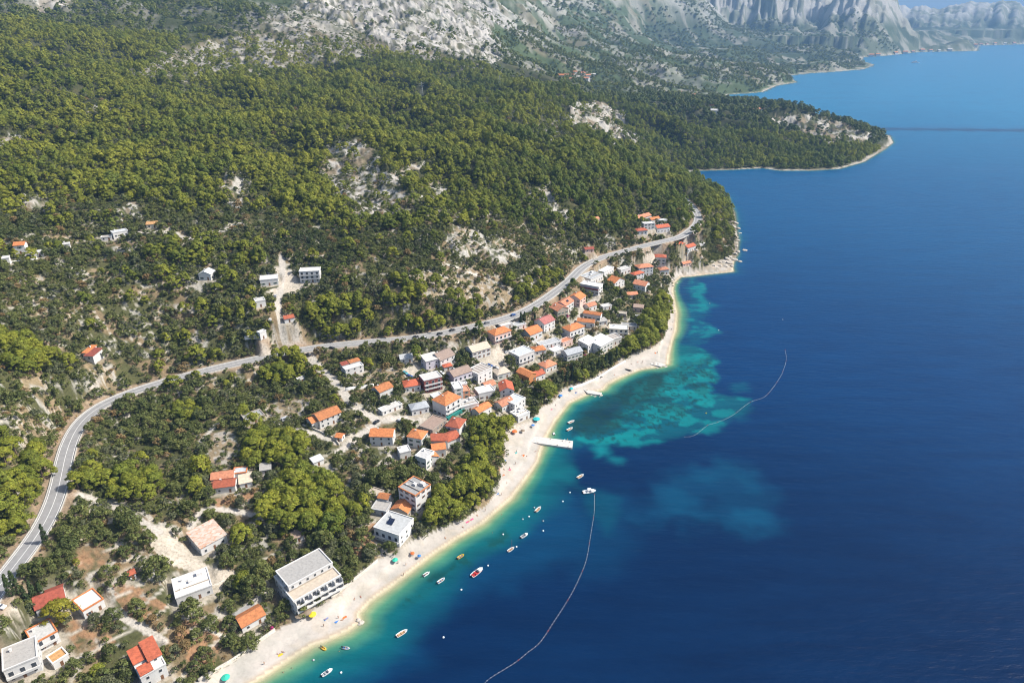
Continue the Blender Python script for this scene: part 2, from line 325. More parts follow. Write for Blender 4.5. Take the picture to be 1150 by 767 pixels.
HB(600,399.5,613,397.5,7,3.6,'h','white','orange','small square bungalow with light orange hip roof right of the ribbon balcony block', 'bungalow', 'bungalow')
HB(613,419,625,414,8,4.0,'h','white','terra','house with salmon hip roof among dark cypresses behind the upper beach')
HB(632,391,643,387,6,4.0,'f','pink','terra','little pink house with flat salmon roof by the red car awning')
HB(608,393,630,387,7,2.8,'f','white','lightgrey','long low pale carport roof in the middle of the upper village', 'carport', 'carport')
HB(611,374,623,368.5,10,7.0,'g','white','pinkred','white house with faded pink-red roof and bluish end wall near the two road cypresses')
HB(626,359,638,355.5,10,7.0,'p','stone','terra','brown stone gabled house by the main road', bal=0)
HB(635,353,644,347,9,7.0,'g','white','terra','white house with terracotta roof carrying a dark solar collector next to the stone gable')
HB(638,342,651,345,10,6.4,'p','pink','orange','pink-gabled house with large bright orange roof and magenta bougainvillea')
HB(640,382,656,376,9,7.2,'h','white','orange','white house with vivid orange hip roof in the very centre of the upper village', bal=1)
HB(648,366,667,368,6,4.0,'g','white','orange','low white house with wide vivid orange eaves facing the camera, front of the twin pair')
HB(655,358,674,361,5,5.0,'g','white','orange','rear orange-roofed house of the twin pair in the upper village')
HB(651,328,672,332,9,7.2,'f','white','white','white two-storey flat-roofed house with a maroon band of awning beside the road', band=1, bal=0)
HB(663,320,677,314,12,5.0,'f','white','lightgrey','long row of pale grey flat roofs stepping uphill behind the maroon-banded house', 'row_house', 'row house', clutter=1)
HB(678,312,689,306,6,5.0,'f','white','white','small white terrace house at the top end of the pale grey row')
HB(690,325,701,321,9,5.6,'p','white','orange','white house with steep orange gable roof right of a dark pine')
HB(704,336,716,335,6,3.6,'g','white','terra','tiny square house with salmon roof at the edge of the shore pines')
HB(710,327,724,330,10,7.0,'g','white','terra','white house with long pale salmon roof below the small red roof')
HB(712,316,723,313,6,6.0,'h','white','red','small red hip-roofed house squeezed between two salmon roofs')
HB(717,311,733,309,9,8.4,'h','white','terra','tall white house with pale orange hip roof and salmon lower roof below the switchback lane')
HB(733,297,747,298,8,7.6,'h','white','red','tall white house with small red roof right of the switchback lane')
HB(711,350,722,351,5,4.0,'m','pink','brown','pinkish hut with grey-brown single-slope roof by the shore pines', 'hut', 'hut')
HB(714,360,721,360,4,3.0,'f','white','white','tiny white cube by the shore pines below the pinkish hut', 'hut', 'hut')
HB(684,377,705,378,9,5.6,'f','cream','white','cream two-storey house with white flat roof and long balcony near the shore pines', bal=1)
HB(698,370,715,371,6,3.0,'f','white','grey','low grey roof strip behind the cream balcony house', 'outbuilding', 'outbuilding')
HB(660,397,671,391,9,6.6,'m','white','white','left one of two white houses with white sloping roofs behind the cypress row')
HB(674,399,688,391,11,7.0,'m','white','white','right and larger one of two white houses with white sloping roofs behind the cypress row')
HB(684,389,698,385,8,4.8,'f','white','stripe','grey striped roof touching the larger white sloping-roofed house', 'outbuilding', 'outbuilding')
HB(637,409,654,404,8,7.0,'g','white','lightgrey','white house with grey roof and pink bougainvillea near the upper beach')
HB(531,405,551,399,10,6.2,'g','white','sand','white house with long grey-beige roof and bluish end wall above the plaza')
HB(579,371,591,368,6,3.0,'f','white','lightgrey','low pale garage roof behind the broad orange gable beside the main road','garage','garage')
HB(563,371,576,367.5,6,3.0,'f','white','offwhite','flat pale garage between the main road and the pinkish hip-roofed house','garage','garage')
HB(622,400,633,396,6,3.2,'f','white','white','small pale flat roof below the long carport','outbuilding','outbuilding')
HB(672,366,682,364,5,3.0,'m','grey','grey','little grey shed among the gardens left of the cream balcony house','shed','shed')
HB(677,349,687,347,5,3.0,'f','white','offwhite','low white garden building in the terraces below the maroon-banded house','outbuilding','outbuilding')
HB(546,441,557,437,6,4.0,'g','white','terra','small house with salmon gable roof below the grey-brown striped block')
HB(488,453,498,450,6,3.2,'f','white','white','low white annex between the red hip roof and the tall orange-hipped house','annex','annex')
HB(499,417,508,415,4,3.0,'h','white','red','tiny red canopy roof behind the maroon apartment block','kiosk','kiosk')
HB(741,309,751,308,7,5.0,'h','white','terra','house with pale orange hip roof among the last shore trees before the cove')
HB(697,309,708,306,6,4.6,'f','white','offwhite','white flat house right of the top end of the pale grey row')
HB(661,350,670,347,6,4.0,'g','white','terra','small salmon gable roof just uphill from the twin orange roofs')
HB(693,356,703,357,5,3.0,'f','stone','sand','low sandy flat hut left of the pinkish hut','hut','hut')
# cape end
HB(756,283,769,280,11,6.0,'h','cream','red','wide cream house with red-orange hip roof on the outer side of the coast road bend')
HB(772,284,781,281,7,5.0,'g','white','red','small white house with bright red roof right of the wide cream house')
HB(783,280,791,278,6,4.6,'f','white','white','white terraced house with pinkish front on the cape above the boulders')
HB(717,251,731,247,8,5.0,'g','white','terra','upper left house of the hillside cluster above the coast road, with salmon roof')
HB(731,252,741,250,6,4.6,'g','white','orange','house with pale orange roof in the middle of the hillside cluster above the coast road')
HB(738,262,752,260,8,5.0,'g','white','red','house with orange and crimson roof, lowest right in the hillside cluster')
HB(715,264,727,263,7,4.0,'h','white','red','house with crimson hip roof, lowest left in the hillside cluster')
HB(723,258,735,257,6,5.6,'f','white','white','plain white flat block in the hillside cluster above the coast road')
HB(741,253,749,252,5,4.6,'f','white','white','small white box right behind the pale orange roof in the hillside cluster')
HB(767,300,776,298,5,3.0,'g','pink','terra','small pink-roofed beach hut above the pale rocks of the cape cove', 'hut', 'hut')
HB(664,252,673,250,5,4.0,'g','cream','terra','lone orange-roofed cottage in the dark woods left of the hillside cluster', 'cottage', 'cottage')
HB(657,284,667,283,5,3.0,'g','pink','darkred','little dark pink roof by the dirt edge of the main road', 'hut', 'hut')
# left hillside
HB(18,286,30,285,6,6.0,'g','white','orange','white tower house with small orange roof at the left edge of the hillside')
HB(4,298,12,297,5,4.2,'f','white','white','small white cube with dark openings at the far left hillside', 'outbuilding', 'outbuilding')
HB(34,290,49,288,5,3.0,'f','white','white','long white terrace with flat roof right of the orange-roofed tower house', 'outbuilding', 'outbuilding')
HB(128,268,145,265,6,4.0,'f','white','white','white roofless-looking house on the upper hillside track with two window holes')
HB(114,271,126,270,4,2.6,'f','white','sand','low white wall-like ruin left of the upper hillside track house', 'ruin', 'ruin')
HB(72,282,80,281,4,4.4,'f','white','white','small white house end half hidden by dark trees on the upper left hillside')
HB(165,257,177,256,5,3.0,'m','cream','ochre','sandy orange ruin beside the upper hillside track', 'ruin', 'ruin')
HB(224,315,237.5,315,8,4.4,'p','white','white','lonely white house with pale gable facing the camera in the left scrub')
HB(94,402,105,403,8,3.2,'g','white','orange','lower shed-like house with adjoining orange and crimson roofs in the left scrub', blocks=[(0,.5,0,1,0,3.4,'m','white','orange'),(.5,1.35,-.3,.7,0,3.0,'m','white','darkred')], main_off=1)
HB(293,322,313,320,9,4.6,'f','white','white','white flat house with green hedge front left of the pale hillside drive', hedge=1)
HB(337.5,318,360,317,8,8.4,'f','white','white','modern white three-storey house high on the hillside above the junction', 'villa', 'villa', bal=1)
HB(288,346,299,344,6,4.4,'f','white','offwhite','small white building below the hedge-fronted house on the hillside drive')
HB(293,382,300,379,3,5.0,'f','white','white','narrow white tower hut beside the turquoise pool', 'hut', 'hut')
HB(320,363,331,361,5,3.0,'g','white','red','small pinkish-red roofed cottage at the foot of the hillside pines', 'cottage', 'cottage')
HB(277,478,298,471,8,3.0,'f','stone','grey','low stone building with grey flat slab roof beside the dry field', 'outbuilding', 'outbuilding')
HB(353,525,364,520.5,4,3.0,'m','white','white','small white-roofed shed in the dark trees below the orange gable house', 'shed', 'shed')
# very far: specks on the slopes and shores
FARH = [(626,89),(633,87.5),(640,86),(647,88),(652,85),(658,87.5),(644,83.5),(664,86),(637,91),(655,91),
        (770,107),(762,105.5),(776,108.5),(795,122),(845,127),(852,126),(798,128),(832,119),
        (1005,61.5),(1014,60.5),(1024,59.5),(1034,58),(1044,58),(1054,57.7),(1064,57.5),(1094,52),(1100,51),(1108,50.5),(1117,50),(1128,49.5),(1138,49.5),(976,63.5),(984,63)]
for H in HOUSES:
    A = hit(*H['a']); B = hit(*H['b']); z0 = 0.5*(A[2]+B[2])
    A = at(*H['a'], z0); B = at(*H['b'], z0)
    u = (B-A)[:2]; w = np.linalg.norm(u); u = u/w; n = np.array([-u[1], u[0]])
    if n[1] < 0 and abs(u[0]) > abs(u[1])*0.2 and n @ A[:2] < 0: n = -n
    H['A'], H['w'], H['u'], H['n'], H['z0'] = A[:2], w, u, n, z0
    c = A[:2] + u*w/2 + n*H['dep']/2
    H['c'] = c
    PADS.append((c[0], c[1], u[0], u[1], w/2, H['dep']/2, z0))
# ------------------------------------------------------------------ materials
def mat(name):
    m = bpy.data.materials.new(name); m.use_nodes = True; nt = m.node_tree
    return m, nt, nt.nodes['Principled BSDF']
def nd(nt, typ, **kw):
    n = nt.nodes.new(typ)
    for k, v in kw.items(): setattr(n, k, v)
    return n
def noise_fac(nt, scale, detail=3, rough=0.55, coords=None):
    n = nd(nt, 'ShaderNodeTexNoise'); n.inputs['Scale'].default_value = scale
    n.inputs['Detail'].default_value = detail; n.inputs['Roughness'].default_value = rough
    if coords is not None: nt.links.new(coords, n.inputs['Vector'])
    return n.outputs['Fac']
def ramp(nt, fac, stops):
    r = nd(nt, 'ShaderNodeValToRGB')
    while len(r.color_ramp.elements) < len(stops): r.color_ramp.elements.new(0.5)
    for e, (p, c) in zip(r.color_ramp.elements, stops):
        e.position = p; e.color = (*c, 1) if len(c) == 3 else c
    nt.links.new(fac, r.inputs[0]); return r.outputs[0]
def mul(nt, a, b, fac=1.0, mode='MULTIPLY'):
    m = nd(nt, 'ShaderNodeMix', data_type='RGBA', blend_type=mode); m.inputs['Factor'].default_value = fac
    for s, i in ((a, 6), (b, 7)):
        if isinstance(s, tuple): m.inputs[i].default_value = (*s, 1)
        else: nt.links.new(s, m.inputs[i])
    return m.outputs[2]
def bump(nt, bsdf, h, strength=0.3, dist=0.3):
    b = nd(nt, 'ShaderNodeBump'); b.inputs['Strength'].default_value = strength; b.inputs['Distance'].default_value = dist
    nt.links.new(h, b.inputs['Height']); nt.links.new(b.outputs[0], bsdf.inputs['Normal'])
def simple(name, col, rough=0.7, var=0.15, scale=0.6, metal=0.0, objvar=0.0, bmp=0.0):
    m, nt, b = mat(name); tc = nd(nt, 'ShaderNodeNewGeometry').outputs['Position']
    f = noise_fac(nt, scale, 4, 0.6, tc)
    c = ramp(nt, f, [(0.25, tuple(max(0, v*(1-var)) for v in col)), (0.75, tuple(min(1, v*(1+var)) for v in col))])
    if objvar:
        oi = nd(nt, 'ShaderNodeObjectInfo').outputs['Random']
        c = mul(nt, c, ramp(nt, oi, [(0, (1-objvar,)*3), (1, (1+objvar*0.3,)*3)]))
    nt.links.new(c, b.inputs['Base Color']); b.inputs['Roughness'].default_value = rough; b.inputs['Metallic'].default_value = metal
    if bmp: bump(nt, b, noise_fac(nt, scale*6, 3, 0.6, tc), bmp, 0.1)
    return m
def attr_color(nt):
    a = nd(nt, 'ShaderNodeAttribute'); a.attribute_name = 'Col'; return a.outputs['Color']

def make_ground_mat(nm='earth_and_rock', bs=1.0):
    m, nt, b = mat(nm); P = nd(nt, 'ShaderNodeNewGeometry').outputs['Position']
    c = attr_color(nt)
    f1 = noise_fac(nt, 0.9, 5, 0.65, P); f2 = noise_fac(nt, 0.11, 4, 0.6, P)
    c = mul(nt, c, ramp(nt, f1, [(0.3, (0.62, 0.6, 0.56)), (0.5, (1, 1, 1)), (0.72, (1.22, 1.2, 1.16))]), min(1, bs + .15))
    c = mul(nt, c, ramp(nt, f2, [(0.3, (0.8, 0.82, 0.8)), (0.7, (1.15, 1.12, 1.1))]))
    nt.links.new(c, b.inputs['Base Color']); b.inputs['Roughness'].default_value = 0.95
    b.inputs['Specular IOR Level'].default_value = 0.15
    bump(nt, b, noise_fac(nt, 0.5, 6, 0.7, P), 0.6*bs, 0.9)
    return m
M = {}
M['ground'] = make_ground_mat(); M['pebble'] = make_ground_mat('white_pebbles', .12)

# ------------------------------------------------------------------ the land: one sheet out to the far ranges, finer near the village
def polar_grid(r0, r1, ratio, a0, a1, da):
    nr = int(math.log(r1/r0)/math.log(ratio)) + 1; na = int((a1-a0)/da) + 1
    r = r0*ratio**np.arange(nr); a = a0 + da*np.arange(na)
    rr, aa = np.meshgrid(r, a, indexing='ij')
    return rr*np.sin(aa), rr*np.cos(aa), nr, na
def grid_faces(nr, na):
    i = np.arange(nr*na).reshape(nr, na)
    return np.stack([i[:-1, :-1], i[1:, :-1], i[1:, 1:], i[:-1, 1:]], -1).reshape(-1, 4)[:, ::-1]
def mesh_np(name, V, F, cols=None, extra=None, smooth=True):
    used = np.zeros(len(V), bool); used[F.ravel()] = True
    idx = np.cumsum(used) - 1; V = V[used]; F = idx[F]
    me = bpy.data.meshes.new(name)
    me.vertices.add(len(V)); me.vertices.foreach_set('co', V.astype(np.float32).ravel())
    k = F.shape[1]
    me.loops.add(F.size); me.loops.foreach_set('vertex_index', F.astype(np.int32).ravel())
    me.polygons.add(len(F)); me.polygons.foreach_set('loop_start', np.arange(0, F.size, k, dtype=np.int32))
    me.update(calc_edges=True)
    if smooth: me.polygons.foreach_set('use_smooth', np.ones(len(F), bool))
    if cols is not None:
        a = me.attributes.new('Col', 'FLOAT_COLOR', 'POINT')
        c = np.ones((len(V), 4), np.float32); c[:, :cols.shape[1]] = cols[used]; a.data.foreach_set('color', c.ravel())
    for nme, arr in (extra or {}).items():
        a = me.attributes.new(nme, 'FLOAT', 'POINT'); a.data.foreach_set('value', arr[used].astype(np.float32))
    return me
def add(name, me, mats=None, parent=None, loc=None, rz=0.0):
    o = bpy.data.objects.new(name, me); C.objects.link(o)
    if mats is not None and me is not None and len(me.materials) == 0:
        for m_ in (mats if isinstance(mats, (list, tuple)) else [mats]): me.materials.append(m_)
    if parent is not None: o.parent = parent
    if loc is not None: o.location = loc
    o.rotation_euler.z = rz
    return o
def kind(o, k): o['kind'] = k; return o
def tag(o, label, cat, group=None, knd=None):
    o['label'] = label; o['category'] = cat
    if group: o['group'] = group
    if knd: o['kind'] = knd
    return o

BACK_PX = [(180,800),(221,766),(243,754),(261,743),(271,735),(287,724),(299,713),(312,706),(330,697),(350,684),(384,666),(393,653),(408,640),(420,630),(447,617),(463,606),(483,598),
 (502,589),(522,581),(545,568),(557,553),(561,545),(562,526),(567,509),(565,492),(579,483),(585,477),(599,474),(600,467),(606,459),(621,452),(630,438),(642,433),(665,425),(683,414),(703,403),
 (712,397),(728,393),(736,387),(742,382),(747,377),(748.5,367),(750,355),(749,338),(750,325),(754,314),(759,303),(768,300),(778,302),(796,298),(808,292),(820,290)]
BEACH = np.array([at(a, b, 3.0)[:2] for a, b in BACK_PX] + [c for c in COASTLINE[::-1] if True and 'x'][:0])
_cb = [c for c in COASTLINE if c[1] > 40 and (c[1] < at(826,284)[1])]
# sea side pushed a little out so the sand runs under the water
_sea = [at(a, b)[:2] for a, b in COAST_PX if b >= 284]
_sea = [np.array([-225, 40])] + _sea
BEACH = np.vstack([BEACH, np.array(_sea)[::-1]])
GRAVEL = [[(160,597),(172,590),(192,594),(206,610),(232,634),(262,640),(268,650),(246,660),(222,646),(185,632),(170,615)],
 [(312,300),(322,303),(338,314),(348,322),(334,331),(312,330),(300,335),(306,318)],
 [(540,398),(562,389),(576,400),(592,397),(600,404),(585,410),(560,416),(545,413),(530,409)],
 [(449,416),(470,407),(480,412),(474,422),(456,427)],
 [(720,290),(732,283),(747,284),(742,296),(722,298)],
 [(0,668),(12,660),(20,690),(0,700),(-20,700)],
 [(716,255),(738,252),(745,262),(722,266)],
 [(560,487),(575,478),(604,470),(605,497),(570,500)]]
SOIL = [[(196,702),(225,690),(252,714),(240,748),(215,748),(200,730)],[(78,628),(98,610),(126,618),(120,637),(88,642)],[(392,622),(410,590),(432,585),(428,602),(408,626)],[(232,574),(300,560),(305,552),(250,556),(235,565)],[(125,650),(160,660),(190,680),(150,700),(130,675)],[(60,700),(100,690),(130,720),(100,740)]]
DRY = [[(220,507),(243,488),(270,498),(264,527),(228,530)],[(296,455),(346,443),(354,460),(322,470),(300,470)],[(400,420),(450,410),(445,430),(395,435)],[(455,310),(520,298),(560,312),(580,338),(530,350),(480,335)],[(20,420),(48,425),(56,440),(30,445)],[(640,310),(690,282),(690,292),(650,322)],[(320,355),(345,385),(320,392),(300,385)],[(515,255),(530,258),(525,268),(508,265)]]
LANES = [([(345,394),(350,407),(365,419),(380,433),(389,446),(400,457),(413,467),(430,471),(452,470),(468,474),(486,472),(500,477),(516,476)],2.4),
 ([(424,475),(408,486),(392,499),(380,508)],1.7),([(600,395),(620,391),(634,384),(640,372),(647,361),(655,348),(664,340),(672,336)],1.9),([(600,395),(588,400)],2.4),
 ([(345,394),(331,381),(318,371),(315,358),(312,340),(316,318),(317,300),(316,288)],1.7),([(55,567),(80,561),(112,563),(142,575),(162,588),(178,597)],1.6),
 ([(214,592),(226,575),(246,572),(300,580)],1.2),([(224,497),(238,482),(250,468)],0.9),([(330,482),(352,487),(378,497)],1.4),([(484,472),(478,480),(470,492)],2.0),
 ([(704,281),(722,285),(736,284),(746,279)],2.5),([(558,468),(575,478)],2),([(113,268),(150,262),(190,262),(225,268),(270,250)],1.6),([(395,540),(420,530),(440,515)],1.3),([(268,688),(290,672),(310,655)],0.9),([(130,690),(160,705),(185,720)],1.0)]
WALLS_PX = [[(262,745),(300,716)],[(210,720),(232,705),(262,720)],[(352,690),(420,640)],[(150,240),(200,262)],[(80,300),(105,330)],[(470,300),(520,320)],[(500,296),(560,318)],[(660,232),(668,245)],[(300,470),(330,486)]]
def land_cols(x, y, h, d, px, py):
    r = np.sqrt(x*x + y*y); n = len(x)
    lev = np.clip(np.log2(np.maximum(r, 1)/500), 0, 2.999); l0 = np.floor(lev); lw = sstep(.35, .65, lev-l0)
    def mfbm(sc, o, s):
        # the grain coarsens in octave steps with distance
        out = np.zeros(n)
        for L in range(4):
            wgt = np.where(l0 == L, 1-lw, 0) + np.where(l0 + 1 == L, lw, 0); kk = wgt > 0
            if kk.any(): out[kk] += wgt[kk]*fbm(x[kk]/(sc*2**L), y[kk]/(sc*2**L), o, s + 3*L)
        return out
    nx = mfbm(11, 3, 11)-0.5; ny = mfbm(11, 3, 21)-0.5
    qx = px + nx*26; qy = py + ny*20
    f1 = mfbm(9, 4, 31); f2 = mfbm(30, 4, 41); f3 = fbm(x/2.6, y/2.6, 3, 51)
    earth = np.array([.185, .14, .085]); scrub = np.array([.060, .068, .026]); floor_ = np.array([.040, .045, .018]); rock = np.array([.36, .345, .32]); dry = np.array([.24, .185, .115])
    def mix(c, k, w): return c*(1-w[:, None]) + np.asarray(k)[None]*w[:, None]
    c = np.tile(earth, (n, 1))
    c = mix(c, dry, sstep(.45, .65, f2))
    c = mix(c, scrub, sstep(.38, .52, f1)*0.9)
    c = mix(c, rock*1.05, sstep(.63, .70, mfbm(6, 4, 61))*0.75)
    forest = sstep(270, 225, qy + 0.0*qx)*sstep(300, 420, r)
    c = mix(c, floor_, forest*0.9)
    rm = rockmask(qx, qy)
    rr_ = sstep(.40, .52, mfbm(7, 5, 71))
    c = mix(c, np.array([.22, .18, .13]), rm*0.85); c = mix(c, rock*1.05, np.clip(rm*1.1, 0, 1)*rr_); c = mix(c, scrub, rm*sstep(.56, .64, mfbm(5, 4, 73))*.9)
    # far slopes: pale limestone above, scrub below
    far = sstep(1500, 2100, r)*(py < 120)
    g = fbm(x/180, y/180, 5, 81) + 0.35*fbm(x/45, y/45, 3, 83) - 0.17
    elev = h/np.maximum(r, 1)
    fc = np.tile(np.array([.060, .085, .036]), (n, 1))
    fc = mix(fc, [.20, .17, .12], sstep(.60, .68, fbm(x/90, y/90, 4, 85))*0.6)
    up = sstep(.035, .11, elev)
    fc = mix(fc, [.34, .33, .31], np.clip(sstep(.62, .70, g + up*0.20), 0, 1)*(0.35+0.65*up))
    fc = mix(fc, [.38, .37, .36], sstep(.065, .13, elev)*sstep(.42, .54, g+.06))
    fc = mix(fc, np.array([.040, .058, .030]), sstep(3200, 4500, r)*(1-sstep(.03, .06, elev))*(.55+.45*sstep(.4, .55, fbm(x/240, y/240, 4, 89))))
    fc = mix(fc, [.30, .295, .285], sstep(4300, 5200, r)*sstep(150, 260, h)); fc = mix(fc, [.10, .115, .07], sstep(4300, 5200, r)*sstep(.50, .58, fbm(x/110, y/170, 5, 93))*.8)
    fc = mix(fc, [.33, .31, .28], sstep(.58, .66, fbm(x/60+y/200, y/130, 4, 87))*(1-up)*.55)
    c = c*(1-far[:, None]) + fc*far[:, None]
    # the cliffs at the top of the near hill
    cl = np.maximum(inpoly(qx, qy, ROCK_PX[4])*1.0, inpoly(qx, qy, [(300,-400),(332,4),(520,-40),(520,-400)])*1.0)
    c = mix(c, np.array([.40, .385, .37]), cl*sstep(.30, .50, fbm(x/16, y/16, 5, 91))*.9); c = mix(c, [.10, .10, .055], cl*sstep(.54, .62, fbm(x/11, y/16, 5, 95))*.9); c = mix(c, [.20,.19,.18], cl*sstep(.55, .7, fbm(x/30, y/30, 5, 97))*.7)
    # village surfaces
    sx = px + nx*5; sy = py + ny*4; near = r < 900
    for P in DRY: c = mix(c, np.array([.26, .205, .135]), inpoly(sx, sy, P)*near*(0.45+0.5*sstep(.40, .6, f1))); c = mix(c, rock, inpoly(sx, sy, P)*near*sstep(.58, .66, f3)*.8)
    for P in SOIL: c = mix(c, np.array([.29, .170, .098]), inpoly(sx, sy, P)*near*sstep(.38, .62, f3*.6+f1*.4+.06))
    # dry-stone terraces stepping down the old plots
    tb = np.abs(((h + 2.2*(f2-.5)) / 2.4) % 1.0 - .5); tw = (1-sstep(.05, .10, tb))*sstep(.46, .54, mfbm(26, 3, 105))*(r < 620)*(d > 14)*(~inpoly(px, py, [(-200,250),(300,235),(660,235),(900,260),(900,-200),(-200,-200)]))
    c = mix(c, np.array([.44, .41, .36]), tw*.85)
    for P in GRAVEL: c = mix(c, np.array([.47, .42, .36]), inpoly(sx, sy, P)*near*(0.75+0.25*f3))
    k = near & (y > 100) & (x > -330) & (x < 260)
    if k.any():
        kx, ky = x[k], y[k]; ck = c[k]
        for P, wd in LANES_W:
            dd = segdist(kx, ky, P); ck = mix(ck, [.43, .40, .365], 1-sstep(wd, wd+0.8, dd))
        for P in WALLS_W:
            dd = segdist(kx, ky, P); ck = mix(ck, [.55, .52, .47], 1-sstep(.5, 1.1, dd))
        for (cx, cy, ux, uy, hw, hd, z) in PADS[:len(HOUSES)]:
            a = np.abs((kx-cx)*ux + (ky-cy)*uy) - hw; b = np.abs(-(kx-cx)*uy + (ky-cy)*ux) - hd
            e = np.maximum(np.maximum(a, b), 0) + 3.0*(f2[k]-0.5)
            ck = mix(ck, [.37, .335, .285], (1-sstep(1.0, 3.6, e))*0.85)
        dr = segdist(kx, ky, road[::2])
        ck = mix(ck, [.27, .20, .14], (1-sstep(6.5, 10, dr + 3*(f1[k]-.5)))*0.9)
        ck = mix(ck, [.36, .33, .29], (1-sstep(4.2, 5.0, dr)))
        c[k] = ck
    # shore: pale rock and shingle, then the white pebble beach
    sh = (1-sstep(2.5, 6.0 + 0*r, d))*(d < 7)*(r > 700)
    sh2 = (1-sstep(2.5, 6+r*0.003, d + 9*(f2-.5)*np.clip(r/1500, .6, 3)))*(r > 1000)
    c = mix(c, [.42, .39, .35], np.maximum(sh*sstep(.42, .6, f1), sh2*(.25+.75*sstep(.40, .58, fbm(x/26, y/26, 4, 103))))*0.9)
    c = mix(c, [.20, .175, .14], sh*(1-sstep(.42, .6, f1))*.9)
    bm = inpoly(px + nx*3, py + ny*2.5, BEACH_PX) & (d > -9)
    rocky = bm*inpoly(px, py, [(752,322),(768,304),(830,285),(835,310),(768,314)])*sstep(.40, .52, mfbm(5, 3, 107)); c = mix(c, np.array([.41, .380, .35]), bm*(1-.55*rocky)); c = mix(c, [.33, .28, .22], rocky*sstep(.5, .65, f1))
    band = fbm(d/2.2 + f2*4, x/60 + y/60, 3, 99); c = c*(1 + (bm*.22*(band-.5))[:, None]); c = mix(c, np.array([.42, .36, .29]), bm*sstep(.58, .68, mfbm(7, 3, 101))*.35)
    wet = (1-sstep(0.4, 2.2, d + 1.2*(f2-.5)))*bm
    c = mix(c, np.array([.38, .31, .235]), wet*0.85)
    sea = d < 0
    sandy = np.maximum(bm, (r < 640)*1.0); c = mix(c, [.16, .16, .12], sea*(1-sandy)); c = mix(c, np.array([.55, .47, .34]), sea*sandy)
    return np.clip(c, 0.01, 0.85), bm
LANES_W = []; WALLS_W = []
for P, wd in LANES: LANES_W.append((smooth_poly([hit(a, b)[:2] for a, b in P], 4), wd))
for P in WALLS_PX: WALLS_W.append(np.array([hit(a, b)[:2] for a, b in P]))
BEACH_PX = [p for p in BACK_PX] + [(840, 292), (835, 310), (762, 330), (770, 380), (765, 412), (700, 440), (630, 500), (600, 560), (480, 660), (400, 730), (300, 830)]

def build_land():
    X, Y, nr, na = polar_grid(60, 17000, 1.0048, R(-57), R(58), 0.0016)
    x, y = X.ravel(), Y.ravel()
    d = np.empty(len(x))
    for i in range(0, len(x), 100000): d[i:i+100000] = coast_d(x[i:i+100000], y[i:i+100000])
    h = np.full(len(x), -2.0); k = d > -14
    hk = hgt0(x[k], y[k], d[k]); h[k] = apply_pads(x[k], y[k], hk)
    F = grid_faces(nr, na); F = F[(d[F] > -12).any(1)]
    used = np.zeros(len(x), bool); used[F.ravel()] = True
    cols = np.zeros((len(x), 3)); bm = np.zeros(len(x), bool)
    px, py = project(x, y, h)
    u = np.nonzero(used)[0]
    for i in range(0, len(u), 150000):
        s = u[i:i+150000]; cols[s], bm[s] = land_cols(x[s], y[s], h[s], d[s], px[s], py[s])
    V = np.stack([x, y, h], 1)
    fb = bm[F].all(1)
    kind(add('terrain', mesh_np('terrain', V, F[~fb], cols), M['ground']), 'structure')
    kind(add('beach', mesh_np('beach', V, F[fb], cols), M['pebble']), 'structure')
    # behind and beside the viewer a coarse apron so that the ground goes on
    X, Y, nr, na = polar_grid(60, 17000, 1.12, R(58), R(303), 0.06)
    x, y = X.ravel(), Y.ravel(); d = coast_d(x, y); h = np.where(d > 0, np.minimum(d*0.25, 220), -1.5)
    F = grid_faces(nr, na); F = F[(d[F] > -4).any(1)]
    kind(add('hinterland', mesh_np('hinterland', np.stack([x, y, h], 1), F, np.tile([[.09, .1, .05]], (len(x), 1))), M['ground']), 'structure')
build_land()

